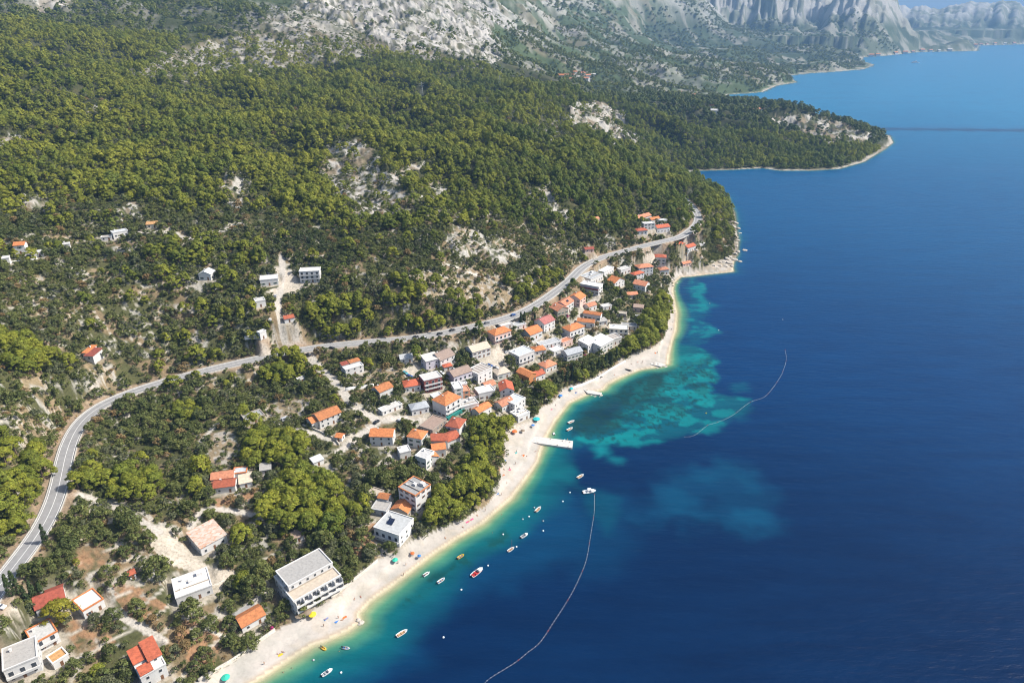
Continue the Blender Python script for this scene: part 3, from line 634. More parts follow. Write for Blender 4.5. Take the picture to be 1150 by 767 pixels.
# ------------------------------------------------------------------ the sea
def pxpoly(P): return np.array([at(a, b)[:2] for a, b in P])
def soft(x, y, P, feather):
    P = pxpoly(P); lo = P.min(0)-feather*2; hi = P.max(0)+feather*2
    out = np.zeros(len(x)); k = (x > lo[0]) & (x < hi[0]) & (y > lo[1]) & (y < hi[1])
    if not k.any(): return out
    dd = segdist(x[k], y[k], P, True); s = np.where(inpoly(x[k], y[k], P), dd, -dd)
    out[k] = sstep(-feather, feather, s); return out
def sea_cols(x, y, d):
    r = np.sqrt(x*x + y*y); off = -d
    nx = (fbm(x/13, y/13, 4, 111)-.5)*14; ny = (fbm(x/13, y/13, 4, 121)-.5)*14
    nx2 = nx + (fbm(x/3.2, y/3.2, 3, 131)-.5)*4; ny2 = ny + (fbm(x/3.2, y/3.2, 3, 141)-.5)*4
    n = len(x)
    navy = np.array([.0008, .0135, .052]); blue = np.array([.0018, .040, .100]); teal = np.array([.0035, .115, .125]); green = np.array([.060, .200, .120]); sand = np.array([.34, .37, .20])
    def mix(c, k, w): return c*(1-w[:, None]) + np.asarray(k)[None]*w[:, None]
    # open water turns brighter with distance
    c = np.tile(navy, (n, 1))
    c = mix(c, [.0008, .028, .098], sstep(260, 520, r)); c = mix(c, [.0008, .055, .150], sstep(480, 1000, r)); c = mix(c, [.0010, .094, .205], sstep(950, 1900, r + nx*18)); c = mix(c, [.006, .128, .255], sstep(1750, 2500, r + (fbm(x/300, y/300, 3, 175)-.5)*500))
    # shelf off the village
    shelf = [(250,850),(405,790),(440,752),(478,742),(470,715),(486,695),(520,672),(560,655),(600,645),(632,628),(660,600),(662,575),(640,556),(622,540),(634,512),(660,500),(640,470),(560,560),(400,690),(280,760)]
    w = soft(x+nx*.6, y+ny*.6, shelf, 9); c = mix(c, blue*1.0, w*.75)
    w = soft(x+nx*.6, y+ny*.6, [(640,600),(668,570),(672,552),(700,548),(720,570),(715,610),(690,640),(650,650)], 10); c = mix(c, blue, w*.45)
    w = soft(x+nx*1.3+nx2*.4, y+ny*1.3+ny2*.4, [(722,585),(742,560),(752,532),(790,518),(832,524),(862,552),(872,580),(852,600),(800,590),(770,592)], 10); c = mix(c, [.002, .044, .100], w*(.5+.5*sstep(.35,.6,fbm(x/24, y/24, 4, 157))))
    w = soft(x+nx, y+ny, [(790,560),(808,556),(812,566),(796,570)], 4); c = mix(c, navy, w*.5)
    w = soft(x, y, [(560,655),(580,652),(582,668),(562,668)], 5); c = mix(c, blue, w*.4)
    # turquoise sands with dark reef between
    bay = [(640,498),(660,482),(690,470),(700,450),(720,430),(752,415),(762,385),(778,388),(800,398),(806,420),(800,440),(842,448),(846,458),(815,476),(795,486),(758,492),(718,500),(676,498)]
    w = soft(x+nx2*.7, y+ny2*.7, bay, 3.5)*(1-.55*sstep(42, 105, off)); strk = sstep(.42, .54, fbm(x/16+y/34, y/8-x/20, 4, 153)); c = mix(c, [.002, .075, .105], w*.9); c = mix(c, [.003, .150, .165], w*strk*.95)
    for qi, (P, a) in enumerate((([(776,312),(790,318),(790,335),(800,350),(786,360),(806,372),(790,384),(770,388),(776,365),(772,338),(768,322)], .85),
                 ([(664,503),(672,497),(684,500),(685,508),(672,512)], 1.0), ([(684,512),(700,516),(696,522),(684,520)], .6),
                 ([(822,432),(838,431),(840,438),(824,440)], .25), ([(830,458),(838,470),(832,474),(824,468)], .2),
                 ([(775,325),(800,340),(810,343),(790,348)], .5), ([(618,532),(640,520),(652,530),(640,545)], .35),
                 ([(642,540),(655,548),(690,556),(700,575),(680,600),(660,575)], .18))):
        c = mix(c, [.003, .14, .165], soft(x+nx2*(1.1 if qi == 0 else .5), y+ny2*(1.1 if qi == 0 else .5), P, 4.0)*a*((.25+.75*strk) if qi == 0 else 1))
    # the rim of the shore, wide off the long beach and narrow off the rocks
    wid = 1.0 + 0.5*(fbm(x/40, y/40, 3, 161)-.5)*2
    wid = wid*np.where(r < 620, 1.0, 1.0) ; wid = wid*(1-0.45*sstep(520, 640, r)); wid = np.maximum(wid, .35)
    o = off/wid
    gr = (1-sstep(8, 30, o + nx*.25))
    c = mix(c, teal*.92, gr*(.85 - .72*sstep(430, 530, r)))
    reefn = sstep(.505, .56, fbm(x/9+3, y/9, 5, 151))
    for P, a in (([(642,476),(664,455),(690,438),(716,425),(742,418),(752,412),(748,430),(730,446),(700,460),(712,468),(690,480),(660,490),(646,486)], 1.0), ([(735,430),(790,400),(805,420),(800,445),(770,470),(720,482),(690,480)], .62)):
        w = soft(x+nx2*.5, y+ny2*.5, P, 4); c = mix(c, [.007, .040, .043], w*np.clip(a*(0.72*(a > .9) + .75*reefn), 0, 1)*.92)
    spk = sstep(.60, .66, fbm(x/2.2, y/2.2, 3, 181))*soft(x, y, [(640,500),(648,468),(700,430),(756,408),(800,400),(806,440),(760,480),(700,496)], 5); c = mix(c, [.006, .034, .040], spk*.7)
    weed = soft(x+nx2*.5, y+ny2*.5, [(400,690),(440,668),(490,640),(540,612),(570,592),(575,598),(550,620),(500,655),(470,672),(420,700)], 3)*(.3+.7*reefn)
    c = mix(c, [.006, .050, .048], weed*.75)
    gk = np.where(r > 640, .35, 1.0)
    c = mix(c, green, gk*(1-sstep(4.0, 12, o + nx*.2))*.9)
    c = mix(c, sand, gk*(1-sstep(.8, 6.2, o + nx*.1))*.95)
    c = mix(c, [.55, .57, .54], (1-sstep(.15, .8, off + .9*(fbm(x/1.7, y/1.7, 3, 183)-.5)))*(r < 640)*.6)
    # boat wakes and wind lanes far out
    st = sstep(.6, .72, fbm(x/260, y/34, 4, 171))*sstep(900, 1500, r)
    c = mix(c, np.array([.010, .075, .18]), st*.35)
    st2 = soft(x, y, [(880,143),(1400,148),(1400,151),(880,145)], 8)*sstep(800, 1100, r)
    c = mix(c, np.array([.0015, .015, .06]), st2*.8)
    alpha = sstep(0.0, 5.0, off/np.maximum(wid, .6))**0.7
    return c, alpha
def make_water_mat():
    m, nt, b = mat('sea_water'); P = nd(nt, 'ShaderNodeNewGeometry').outputs['Position']
    c = attr_color(nt)
    mp0 = nd(nt, 'ShaderNodeMapping'); mp0.inputs['Rotation'].default_value = (0, 0, R(28)); mp0.inputs['Scale'].default_value = (.018, .10, .1); nt.links.new(P, mp0.inputs['Vector'])
    f = noise_fac(nt, 1.0, 6, 0.62, mp0.outputs[0])
    c = mul(nt, c, ramp(nt, f, [(0.28, (.74, .80, .84)), (0.72, (1.24, 1.18, 1.14))]))  # sheen of ripples and wind streaks put into the water colour
    nt.links.new(c, b.inputs['Base Color']); b.inputs['Roughness'].default_value = 0.3; b.inputs['IOR'].default_value = 1.33; b.inputs['Specular IOR Level'].default_value = .10
    a = nd(nt, 'ShaderNodeAttribute'); a.attribute_name = 'cover'; nt.links.new(a.outputs['Fac'], b.inputs['Alpha'])
    mp = nd(nt, 'ShaderNodeMapping'); mp.inputs['Rotation'].default_value = (0, 0, R(28)); mp.inputs['Scale'].default_value = (.10, .34, .2)
    nt.links.new(P, mp.inputs['Vector'])
    n1 = noise_fac(nt, 1.0, 3, 0.5, mp.outputs[0]); n2 = noise_fac(nt, 1.1, 3, 0.6, P)
    ad = nd(nt, 'ShaderNodeMath', operation='MULTIPLY_ADD'); nt.links.new(n2, ad.inputs[0]); ad.inputs[1].default_value = 0.22; nt.links.new(n1, ad.inputs[2])
    bump(nt, b, ad.outputs[0], 0.6, 1.0)
    return m
M['water'] = make_water_mat()
def build_sea():
    Va = []; 
    X, Y, nr, na = polar_grid(60, 1700, 1.0042, R(-57), R(62), 0.0021)
    X2, Y2, nr2, na2 = polar_grid(60*1.0042**(nr-1), 40000, 1.014, R(-57), R(62), 0.0042)
    # the coarser outer rows share angles with every second inner column
    x, y = X.ravel(), Y.ravel(); F = grid_faces(nr, na)
    if na2*2-1 > na: na2 = (na+1)//2
    X2 = X2[:, :na2]; Y2 = Y2[:, :na2]
    F2 = grid_faces(nr2, na2) + len(x)
    x = np.r_[x, X2.ravel()]; y = np.r_[y, Y2.ravel()]; F = np.vstack([F, F2])
    d = np.empty(len(x))
    for i in range(0, len(x), 100000): d[i:i+100000] = coast_d(x[i:i+100000], y[i:i+100000])
    F = F[(d[F] < 0.6).any(1)]
    used = np.zeros(len(x), bool); used[F.ravel()] = True; u = np.nonzero(used)[0]
    cols = np.zeros((len(x), 3)); al = np.ones(len(x))
    for i in range(0, len(u), 150000):
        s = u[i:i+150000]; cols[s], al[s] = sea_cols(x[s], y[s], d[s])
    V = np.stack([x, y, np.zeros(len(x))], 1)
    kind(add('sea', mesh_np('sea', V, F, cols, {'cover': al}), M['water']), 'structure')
    X, Y, nr, na = polar_grid(60, 40000, 1.12, R(62), R(303), 0.06)
    x, y = X.ravel(), Y.ravel()
    kind(add('open_sea', mesh_np('open_sea', np.stack([x, y, 0*x-.02], 1), grid_faces(nr, na), np.tile([[.0016, .0115, .052]], (len(x), 1)), {'cover': np.ones(len(x))}), M['water']), 'structure')
build_sea()

# ------------------------------------------------------------------ the main road, its lines and kerb walls
def strip(name, P, w0, w1, z, m, thick=0.0, closed=False):
    """a ribbon along P from offset w0 to w1 (metres to the right), top at z"""
    P = np.asarray(P, float); T = np.gradient(P[:, :2], axis=0); T /= np.linalg.norm(T, axis=1)[:, None] + 1e-9
    N = np.stack([T[:, 1], -T[:, 0]], 1); a = P[:, :2] + N*w0; b = P[:, :2] + N*w1; n = len(P)
    z = np.broadcast_to(z, (n,))
    if thick <= 0:
        V = np.vstack([np.c_[a, z], np.c_[b, z]]); i = np.arange(n-1)
        F = np.stack([i, i+n, i+n+1, i+1], 1)
    else:
        V = np.vstack([np.c_[a, z], np.c_[b, z], np.c_[a, z-thick], np.c_[b, z-thick]]); i = np.arange(n-1)
        F = np.vstack([np.stack([i, i+n, i+n+1, i+1], 1), np.stack([i, i+1, i+1+2*n, i+2*n], 1), np.stack([i+n, i+3*n, i+1+3*n, i+1+n], 1)])
        F = np.vstack([F, [[0, 2*n, 3*n, n]], [[n-1, 2*n-1, 4*n-1, 3*n-1]]])
    me = mesh_np(name, V, F, smooth=False)
    return me
def make_asphalt():
    m, nt, b = mat('worn_asphalt'); P = nd(nt, 'ShaderNodeNewGeometry').outputs['Position']
    c = ramp(nt, noise_fac(nt, .35, 6, .7, P), [(.3, (.20, .197, .195)), (.7, (.275, .27, .268))])
    nt.links.new(c, b.inputs['Base Color']); b.inputs['Roughness'].default_value = .9; return m
M['asphalt'] = make_asphalt(); M['paint'] = simple('road_paint', (.72, .72, .70), .7, .12, 2.0)
M['kerb'] = simple('grey_kerb', (.34, .325, .30), .9, .25, .8); M['concrete'] = simple('pale_concrete', (.50, .48, .45), .9, .2, .8, bmp=.2); M['drystone'] = simple('pale_stone_wall', (.47, .43, .37), .95, .35, 1.6, bmp=.5)
kind(add('main_road', strip('main_road', road, -3.9, 3.9, ROAD_Z, M['asphalt']), M['asphalt']), 'structure')
for nm, a, b_ in (('edge_line', -3.45, -3.25), ('edge_line', 3.25, 3.45), ('centre_line', -.09, .09)):
    kind(add('road_' + nm, strip(nm, road, a, b_, ROAD_Z+.006), M['paint']) if False else add('road_' + nm, strip(nm, road, a, b_, ROAD_Z+.006, M['paint']), M['paint']), 'structure')
# ------------------------------------------------------------------ mesh collecting
class MB:
    def __init__(s): s.v = []; s.f = []; s.m = []
    def face(s, pts, mi=0):
        i = len(s.v); s.v += [tuple(p) for p in pts]; s.f.append(tuple(range(i, i+len(pts)))); s.m.append(mi)
    def box(s, x0, x1, y0, y1, z0, z1, mi=0, top=True, bottom=True):
        i = len(s.v)
        s.v += [(x, y, z) for z in (z0, z1) for y in (y0, y1) for x in (x0, x1)]
        F = [(i, i+1, i+5, i+4), (i+1, i+3, i+7, i+5), (i+3, i+2, i+6, i+7), (i+2, i, i+4, i+6)]
        if top: F.append((i+4, i+5, i+7, i+6))
        if bottom: F.append((i, i+2, i+3, i+1))
        s.f += F; s.m += [mi]*len(F)
    def prism(s, pts, axis, a0, a1, mi=0):
        """polygon (p, z) swept along x ('x') or y ('y')"""
        mk = (lambda p, a: (a, p[0], p[1])) if axis == 'x' else (lambda p, a: (p[0], a, p[1]))
        i = len(s.v); n = len(pts); s.v += [mk(p, a0) for p in pts] + [mk(p, a1) for p in pts]
        s.f += [tuple(range(i, i+n)), tuple(range(i+2*n-1, i+n-1, -1))] + [(i+k, i+(k+1) % n, i+n+(k+1) % n, i+n+k) for k in range(n)]
        s.m += [mi]*(n+2)
    def tube(s, P, rad, n=6, mi=0, cap=True):
        P = [Vector(p) for p in P]; rad = rad if isinstance(rad, (list, tuple)) else [rad]*len(P); rings = []
        for k, p in enumerate(P):
            d = (P[min(k+1, len(P)-1)] - P[max(k-1, 0)]); d = d.normalized() if d.length > 1e-6 else Vector((0, 0, 1))
            a = d.orthogonal().normalized(); b = d.cross(a); i = len(s.v); rings.append(i)
            s.v += [tuple(p + (a*math.cos(2*math.pi*j/n) + b*math.sin(2*math.pi*j/n))*rad[k]) for j in range(n)]
        for r0, r1 in zip(rings[:-1], rings[1:]):
            for j in range(n): s.f.append((r0+j, r0+(j+1) % n, r1+(j+1) % n, r1+j)); s.m.append(mi)
        if cap:
            s.f += [tuple(range(rings[0]+n-1, rings[0]-1, -1)), tuple(range(rings[-1], rings[-1]+n))]; s.m += [mi, mi]
    def mesh(s, name, mats=None, smooth=False):
        me = bpy.data.meshes.new(name); me.from_pydata(s.v, [], s.f)
        for m_ in (mats if isinstance(mats, (list, tuple)) else [mats] if mats else []): me.materials.append(m_)
        me.polygons.foreach_set('material_index', s.m)
        if smooth: me.polygons.foreach_set('use_smooth', [True]*len(s.f))
        import bmesh
        bm = bmesh.new(); bm.from_mesh(me); bmesh.ops.recalc_face_normals(bm, faces=bm.faces); bm.to_mesh(me); bm.free()
        return me
    def build(s, name, m, parent=None, loc=None, rz=0, smooth=False):
        return add(name, s.mesh(name, m, smooth), None, parent, loc, rz)
def empty(name, loc, rz=0.0):
    o = bpy.data.objects.new(name, None); C.objects.link(o); o.location = loc; o.rotation_euler.z = rz; o.empty_display_size = 0.5; return o
def copy_tree(o, parent=None):
    c = o.copy(); C.objects.link(c)
    if parent is not None: c.parent = parent
    for ch in list(o.children): copy_tree(ch, c)
    return c

WALLC = dict(white=(.61, .60, .585), cream=(.68, .62, .50), pink=(.66, .48, .42), lilac=(.58, .54, .60), maroon=(.22, .055, .045), salmon=(.62, .30, .18), stone=(.38, .33, .27), grey=(.45, .45, .45), terrawall=(.50, .21, .08), brown=(.30, .25, .21))
ROOFC = dict(orange=(.52, .185, .065), red=(.43, .105, .050), terra=(.50, .205, .115), brown=(.27, .20, .165), grey=(.31, .305, .295), lightgrey=(.42, .42, .42), white=(.60, .59, .575), offwhite=(.50, .485, .46), pinkred=(.52, .17, .14), darkred=(.33, .075, .045), ochre=(.52, .28, .11), sand=(.50, .42, .33), salmon=(.56, .28, .17))
def wallmat(c):
    k = 'wall_'+c
    if k not in M: M[k] = simple('plaster_'+c, WALLC[c], .85, .10, .35, objvar=.12)
    return M[k]
def roofmat(c):
    k = 'roof_'+c
    if k in M: return M[k]
    if c in ('patch', 'stripe'):
        m, nt, b = mat('roof_'+c); tc = nd(nt, 'ShaderNodeTexCoord').outputs['Object']
        if c == 'patch':
            br = nd(nt, 'ShaderNodeTexBrick'); br.inputs['Scale'].default_value = .38; br.inputs['Color1'].default_value = (.52, .19, .06, 1); br.inputs['Color2'].default_value = (.62, .55, .48, 1); br.inputs['Mortar'].default_value = (.42, .38, .34, 1); br.inputs['Mortar Size'].default_value = .05
            nt.links.new(tc, br.inputs['Vector']); col = br.outputs['Color']
        else:
            wv = nd(nt, 'ShaderNodeTexWave'); wv.inputs['Scale'].default_value = .12; wv.inputs['Distortion'].default_value = .6; nt.links.new(tc, wv.inputs['Vector'])
            col = ramp(nt, wv.outputs['Fac'], [(.3, (.27, .23, .20)), (.7, (.47, .44, .41))])
        col = mul(nt, col, ramp(nt, noise_fac(nt, 1.3, 4, .6, tc), [(.3, (.75, .75, .75)), (.7, (1.1, 1.1, 1.1))]))
        nt.links.new(col, b.inputs['Base Color']); b.inputs['Roughness'].default_value = .85; M[k] = m; return m
    col = ROOFC[c]; m, nt, b = mat('roof_'+c); tc = nd(nt, 'ShaderNodeTexCoord').outputs['Object']
    f = noise_fac(nt, .9, 5, .7, tc); tile = c in ('orange', 'red', 'terra', 'pinkred', 'darkred', 'ochre', 'salmon')
    v = .28 if tile else .16
    cc = ramp(nt, f, [(.32, tuple(x*(1-v*1.3) for x in col)), (.5, col), (.68, tuple(min(1, x*(1+v)) for x in col))])
    oi = nd(nt, 'ShaderNodeObjectInfo').outputs['Random']
    cc = mul(nt, cc, ramp(nt, oi, [(0, (.72, .78, .84)), (1, (1.10, 1.06, 1.02))]))
    if tile:
        wv = nd(nt, 'ShaderNodeTexWave', bands_direction='X'); wv.inputs['Scale'].default_value = 1.1; nt.links.new(tc, wv.inputs['Vector'])
        bump(nt, b, wv.outputs['Fac'], .5, .12)
    nt.links.new(cc, b.inputs['Base Color']); b.inputs['Roughness'].default_value = .85; M[k] = m; return m
M['glass'] = simple('window_glass', (.050, .058, .070), .15, .3, .5); M['frame'] = simple('white_frame', (.62, .61, .60), .6)
M['green_shutter'] = simple('green_shutter', (.05, .13, .07), .7); M['brown_shutter'] = simple('brown_shutter', (.16, .07, .035), .7)
M['door'] = simple('door_wood', (.17, .085, .045), .6); M['rail'] = simple('pale_railing', (.55, .55, .55), .5); M['awning'] = simple('maroon_awning', (.16, .035, .04), .8); M['teal'] = simple('teal_terrace', (.03, .22, .20), .6)
def window_mesh(w, h, sh, nm):
    b = MB(); t = .09
    b.box(-w/2-t, w/2+t, -.05, 0, h, h+t); b.box(-w/2-t, w/2+t, -.09, 0, -t, 0); b.box(-w/2-t, -w/2, -.05, 0, 0, h); b.box(w/2, w/2+t, -.05, 0, 0, h)
    if sh:
        b.box(-w/2-t-.5, -w/2-t, -.07, -.01, 0, h, 1); b.box(w/2+t, w/2+t+.5, -.07, -.01, 0, h, 1)
    return b.mesh(nm, [M['frame'], M['green_shutter' if sh == 1 else 'brown_shutter']])
def pane_mesh(w, h):
    b = MB(); b.box(-w/2, w/2, -.03, .0, 0, h); return b.mesh('pane', M['glass'])
WIN = {(k, s): window_mesh(w, h, s, 'window') for k, (w, h) in dict(s=(1.05, 1.25), l=(1.5, 2.0)).items() for s in (0, 1, 2)}
PANE = dict(s=pane_mesh(1.05, 1.25), l=pane_mesh(1.5, 2.0))
_b = MB(); _b.box(-.5, .5, -.05, 0, 0, 2.1); DOOR = _b.mesh('door', M['door'])
_b = MB(); _b.tube([(.35, -.06, 1.0), (.35, -.10, 1.0), (.24, -.10, 1.0)], .02, 5); HANDLE = _b.mesh('handle', M['rail'])
_b = MB(); _b.box(-.35, .35, -.3, .3, -.6, .9); _b.box(-.45, .45, -.4, .4, .9, 1.02); CHIM = _b.mesh('chimney', wallmat('white'))
hr = random.Random(11)
def add_roof(root, kind_, x0, x1, y0, y1, h, wall, rc, trim=None, chim=False):
    """walls up to h with the roof of its kind on them; returns the roof"""
    b = MB(); w = x1-x0; d = y1-y0; r = MB(); ov = .45; t = .22; rz = h
    if kind_ in ('g', 'p'):
        L = d if kind_ == 'g' else w; rh = L*.24; p0, p1 = (y0, y1) if kind_ == 'g' else (x0, x1); pm = (p0+p1)/2
        ax = 'x' if kind_ == 'g' else 'y'; a0, a1 = (x0, x1) if kind_ == 'g' else (y0, y1)
        b.prism([(p0, -3.5), (p1, -3.5), (p1, h), (pm, h+rh), (p0, h)], ax, a0, a1)
        sl = rh/(L/2); e = ov
        r.prism([(p0-e, h-e*sl+.02), (pm, h+rh+.02), (p1+e, h-e*sl+.02), (p1+e, h-e*sl+t), (pm, h+rh+t+.03), (p0-e, h-e*sl+t)], ax, a0-.35, a1+.35)
        cz = h+rh*.6; cpos = (x0+w*.3, y0+d*.68, cz)
    elif kind_ == 'h':
        b.box(x0, x1, y0, y1, -3.5, h)
        rh = min(w, d)*.24; X0, X1, Y0, Y1 = x0-ov, x1+ov, y0-ov, y1+ov
        if w >= d: R0, R1 = (x0+d/2, (y0+y1)/2), (x1-d/2, (y0+y1)/2)
        else: R0, R1 = ((x0+x1)/2, y0+w/2), ((x0+x1)/2, y1-w/2)
        z = h+.03; zt = h+rh; q = [(X0, Y0, z), (X1, Y0, z), (X1, Y1, z), (X0, Y1, z)]; a = (*R0, zt); c = (*R1, zt)
        if w >= d: r.face([q[0], q[1], c, a]); r.face([q[1], q[2], c]); r.face([q[2], q[3], a, c]); r.face([q[3], q[0], a])
        else: r.face([q[0], q[1], a]); r.face([q[1], q[2], c, a]); r.face([q[2], q[3], c]); r.face([q[3], q[0], a, c])
        lo = [(p[0], p[1], z-.2) for p in q]
        for i in range(4): r.face([lo[i], lo[(i+1) % 4], q[(i+1) % 4], q[i]])
        r.face(lo[::-1]); cpos = (x0+w*.35, y0+d*.6, h+rh*.55)
    elif kind_ == 'm':
        s = .14; hb = h+d*s
        b.prism([(y0, -3.5), (y1, -3.5), (y1, hb), (y0, h)], 'x', x0, x1)
        r.prism([(y0-ov, h-ov*s+.02), (y1+ov, hb+ov*s+.02), (y1+ov, hb+ov*s+t), (y0-ov, h-ov*s+t)], 'x', x0-.35, x1+.35); cpos = (x0+w*.3, y0+d*.7, h+d*.7*s)
    else:
        b.box(x0, x1, y0, y1, -3.5, h, top=False)
        r.box(x0+.02, x1-.02, y0+.02, y1-.02, h-.2, h+.02); cpos = (x0+w*.25, y0+d*.75, h+.3)
        p = MB(); o = .18; q_ = .26; ph = .42
        p.box(x0-o, x1+o, y0-o, y0+q_, h-.18, h+ph); p.box(x0-o, x1+o, y1-q_, y1+o, h-.18, h+ph); p.box(x0-o, x0+q_, y0+q_, y1-q_, h-.18, h+ph); p.box(x1-q_, x1+o, y0+q_, y1-q_, h-.18, h+ph)
        p.build('parapet', roofmat(trim) if trim else wallmat(wall if wall != 'maroon' else 'white'), root)
    b.build('wall', wallmat(wall), root)
    ro = r.build('roof', roofmat(rc), root)
    if chim: add('chimney', CHIM, None, ro, cpos)
    return ro
def put_window(root, x, y, z, rz, k, sh, far):
    wo_ = add('window', WIN[(k, sh)], None, root, (x, y, z), rz)
    add('pane', PANE[k], None, wo_, (0, -.004, 0))
def facade_windows(root, x0, x1, y0, y1, h, far, sh, bal, seed, dooron=True, zb=0.0):
    rr = random.Random(seed); nf = max(1, int((h+.5)/2.8)) if h > 2.2 else 0
    for side in ('f', 'l', 'r'):
        L = (x1-x0) if side == 'f' else (y1-y0); n = max(1, int(L/(3.3 if side == 'f' else 3.4)))
        for fl in range(nf):
            for i in range(n):
                p = (i+.5)/n*L
                if side != 'f' and rr.random() < .25: continue
                k = 's'; z = .95 + fl*2.8
                if fl == 0 and side == 'f' and dooron and i == n//2:
                    d_ = add('door', DOOR, None, root, (x0+p, y0-.002, 0.02)); add('handle', HANDLE, None, d_); continue
                if h < 3 and fl == 0: z = .9
                if side == 'f' and bal and fl > 0: k = 'l'; z = .12 + fl*2.8
                if z + (2.1 if k == 'l' else 1.35) > h: continue
                if side == 'f': put_window(root, x0+p, y0-.002, z, 0, k, sh if k == 's' else 0, far)
                elif side == 'l': put_window(root, x0-.002, y0+p, z, -math.pi/2, k, sh, far)
                else: put_window(root, x1+.002, y0+p, z, math.pi/2, k, sh, far)
def add_balcony(root, x0, x1, y0, z, dep, wall, fins=False):
    b = MB(); b.box(x0, x1, y0-dep, y0-.003, z-.16, z)
    if fins:
        for k in range(7): q = x0+k*(x1-x0-.14)/6; b.box(q, q+.14, y0-dep+.08, y0-.003, z+.002, z+2.4)
    o = b.build('balcony', wallmat('white'), root)
    r = MB(); r.box(x0, x1, y0-dep-.02, y0-dep+.06, z+.92, z+1.0); r.box(x0, x1, y0-dep, y0-dep+.05, z+.06, z+.80)
    for q in (x0, x1-.08): r.box(q, q+.08, y0-dep, y0-.01, z+.92, z+1.0); r.box(q, q+.06, y0-dep, y0-dep+.06, z, z+.92)
    r.build('railing', wallmat('white'), o)
for hi, H in enumerate(HOUSES):
    u = H['u']; rz = math.atan2(u[1], u[0]); w, d, h = H['w'], H['dep'], H['h']
    root = empty(H['name'], (H['A'][0], H['A'][1], H['z0']), rz); tag(root, H['label'], H['cat']); H['root'] = root
    far = H['A'][1] > 430; sh = hr.choice((0, 0, 1, 2)) if H['cat'] in ('house', 'villa', 'cottage') else 0
    if not H.get('main_off') or 'blocks' not in H:
        ro = add_roof(root, H['roof'], 0, w, 0, d, h, H['wall'], H['rc'], H.get('trim'), chim=(h > 3.5 and hr.random() < .6))
        step = H.get('step')
        facade_windows(root, 0, w, 0, d, h, far, sh, H.get('bal'), hi)
        if H.get('bal'):
            for fl in range(1, int((h+.5)/2.8)):
                
                if fl*2.8+1.2 < h+.6: add_balcony(root, .15, w-.15, 0, fl*2.8, 2.0 if H['bal'] == 2 else 1.3, H['wall'], H['bal'] == 2)
    for bi, (u0, u1, v0, v1, zb, bh, rk, wc, rc) in enumerate(H.get('blocks', [])):
        add_roof(root, rk, u0*w+.004*bi, u1*w-.004*bi, v0*d+.004*bi, v1*d-.004*bi, bh, wc, rc, chim=(bi == 0 and hr.random() < .5))
        facade_windows(root, u0*w, u1*w, v0*d, v1*d, bh, far, sh, 0, hi*7+bi, dooron=(bi == 0))
    if H.get('annex'):
        where, rc = H['annex']
        if where == 'back': x0, x1, y0, y1 = .3, w-.5, d+.02, d+3.6
        else: x0, x1, y0, y1 = -4.2, -.02, 1.0, d-.5
        b = MB(); b.box(x0, x1, y0, y1, -3, h*.72); b.build('annex_wall', wallmat('white'), root)
        b = MB(); b.box(x0-.2, x1, y0-.2, y1+.3, h*.72+.01, h*.72+.2); b.build('annex_roof', roofmat(rc), root)
    if H.get('annexr'):
        b = MB(); b.box(-3.6, -.02, 2.2, d-.3, -3, h-.9); b.build('side_wing_wall', wallmat('white'), root)
        b = MB(); b.prism([(1.7, h-1.2), ((d+1.9)/2, h+.55), (d+.2, h-1.2), (d+.2, h-1.0), ((d+1.9)/2, h+.8), (1.7, h-1.0)], 'x', -4.0, -.03); b.build('side_wing_roof', roofmat('orange'), root)
    if H.get('clutter'):
        for q in range(3):
            b = MB(); x = w*(.2+.28*q); y = d*(.55+.2*((q*7) % 3 - 1)); s = .5+.35*q
            b.box(x-s, x+s, y-s*.8, y+s*.8, h-.05, h+.7+.5*q); b.build('roof_hut' if q == 2 else 'roof_vent', wallmat('white'), root)
        for q in range(2):
            b = MB(); y = d*(.33+.34*q); b.box(.3, w-.3, y-.1, y+.1, h-.05, h+.55); b.build('roof_wall', wallmat('white' if q else 'stone'), root)
    if H.get('band'):
        b = MB(); b.box(.2, w-.2, -1.6, -.01, h-2.0, h-1.75); b.box(.2, w-.2, -1.6, -1.5, h-2.5, h-1.75); b.build('awning', M['awning'], root)
    if H.get('teal'):
        b = MB(); b.box(-.5, w+.4, -2.4, -.01, .9, 1.15); b.box(-.5, w+.4, -2.4, -2.3, -.5, 1.9); b.build('terrace', M['teal'], root)
    if H.get('step'):
        # the seaward half of the hotel: two lower terraces in front of the top floors, each with its balustrade
        for q, (dz, dd) in enumerate(((6.0, 3.2), (8.8, 1.9))):
            b = MB(); b.box(.1, w-.1, -dd, -.004, -3.5 if q == 0 else 6.05, dz); b.build('terrace_wall', wallmat('white'), root)
            t_ = MB(); t_.box(.3, w-.3, -dd+.2, -.3, dz+.003, dz+.05); t_.build('terrace_floor', roofmat('sand'), root)
            r = MB(); r.box(.1, w-.1, -dd-.02, -dd+.1, dz, dz+1.0)
            for k in range(9): r.box(.1+k*(w-.35)/8, .25+k*(w-.35)/8, -dd-.04, -.02, dz, dz+1.05)
            r.build('balustrade', wallmat('white'), root)
        for fl in range(2):
            n = 8
            for i in range(n): put_window(root, (i+.5)/n*w, -3.2-.002, .12+fl*2.8, 0, 'l', 0, False)
        add_balcony(root, .3, w-.3, -3.2, 2.8, 1.4, 'white')
    if H.get('hedge'):
        pass
tag_cache = {}
M['solar'] = simple('solar_glass', (.012, .02, .05), .15, .3, 1.5)
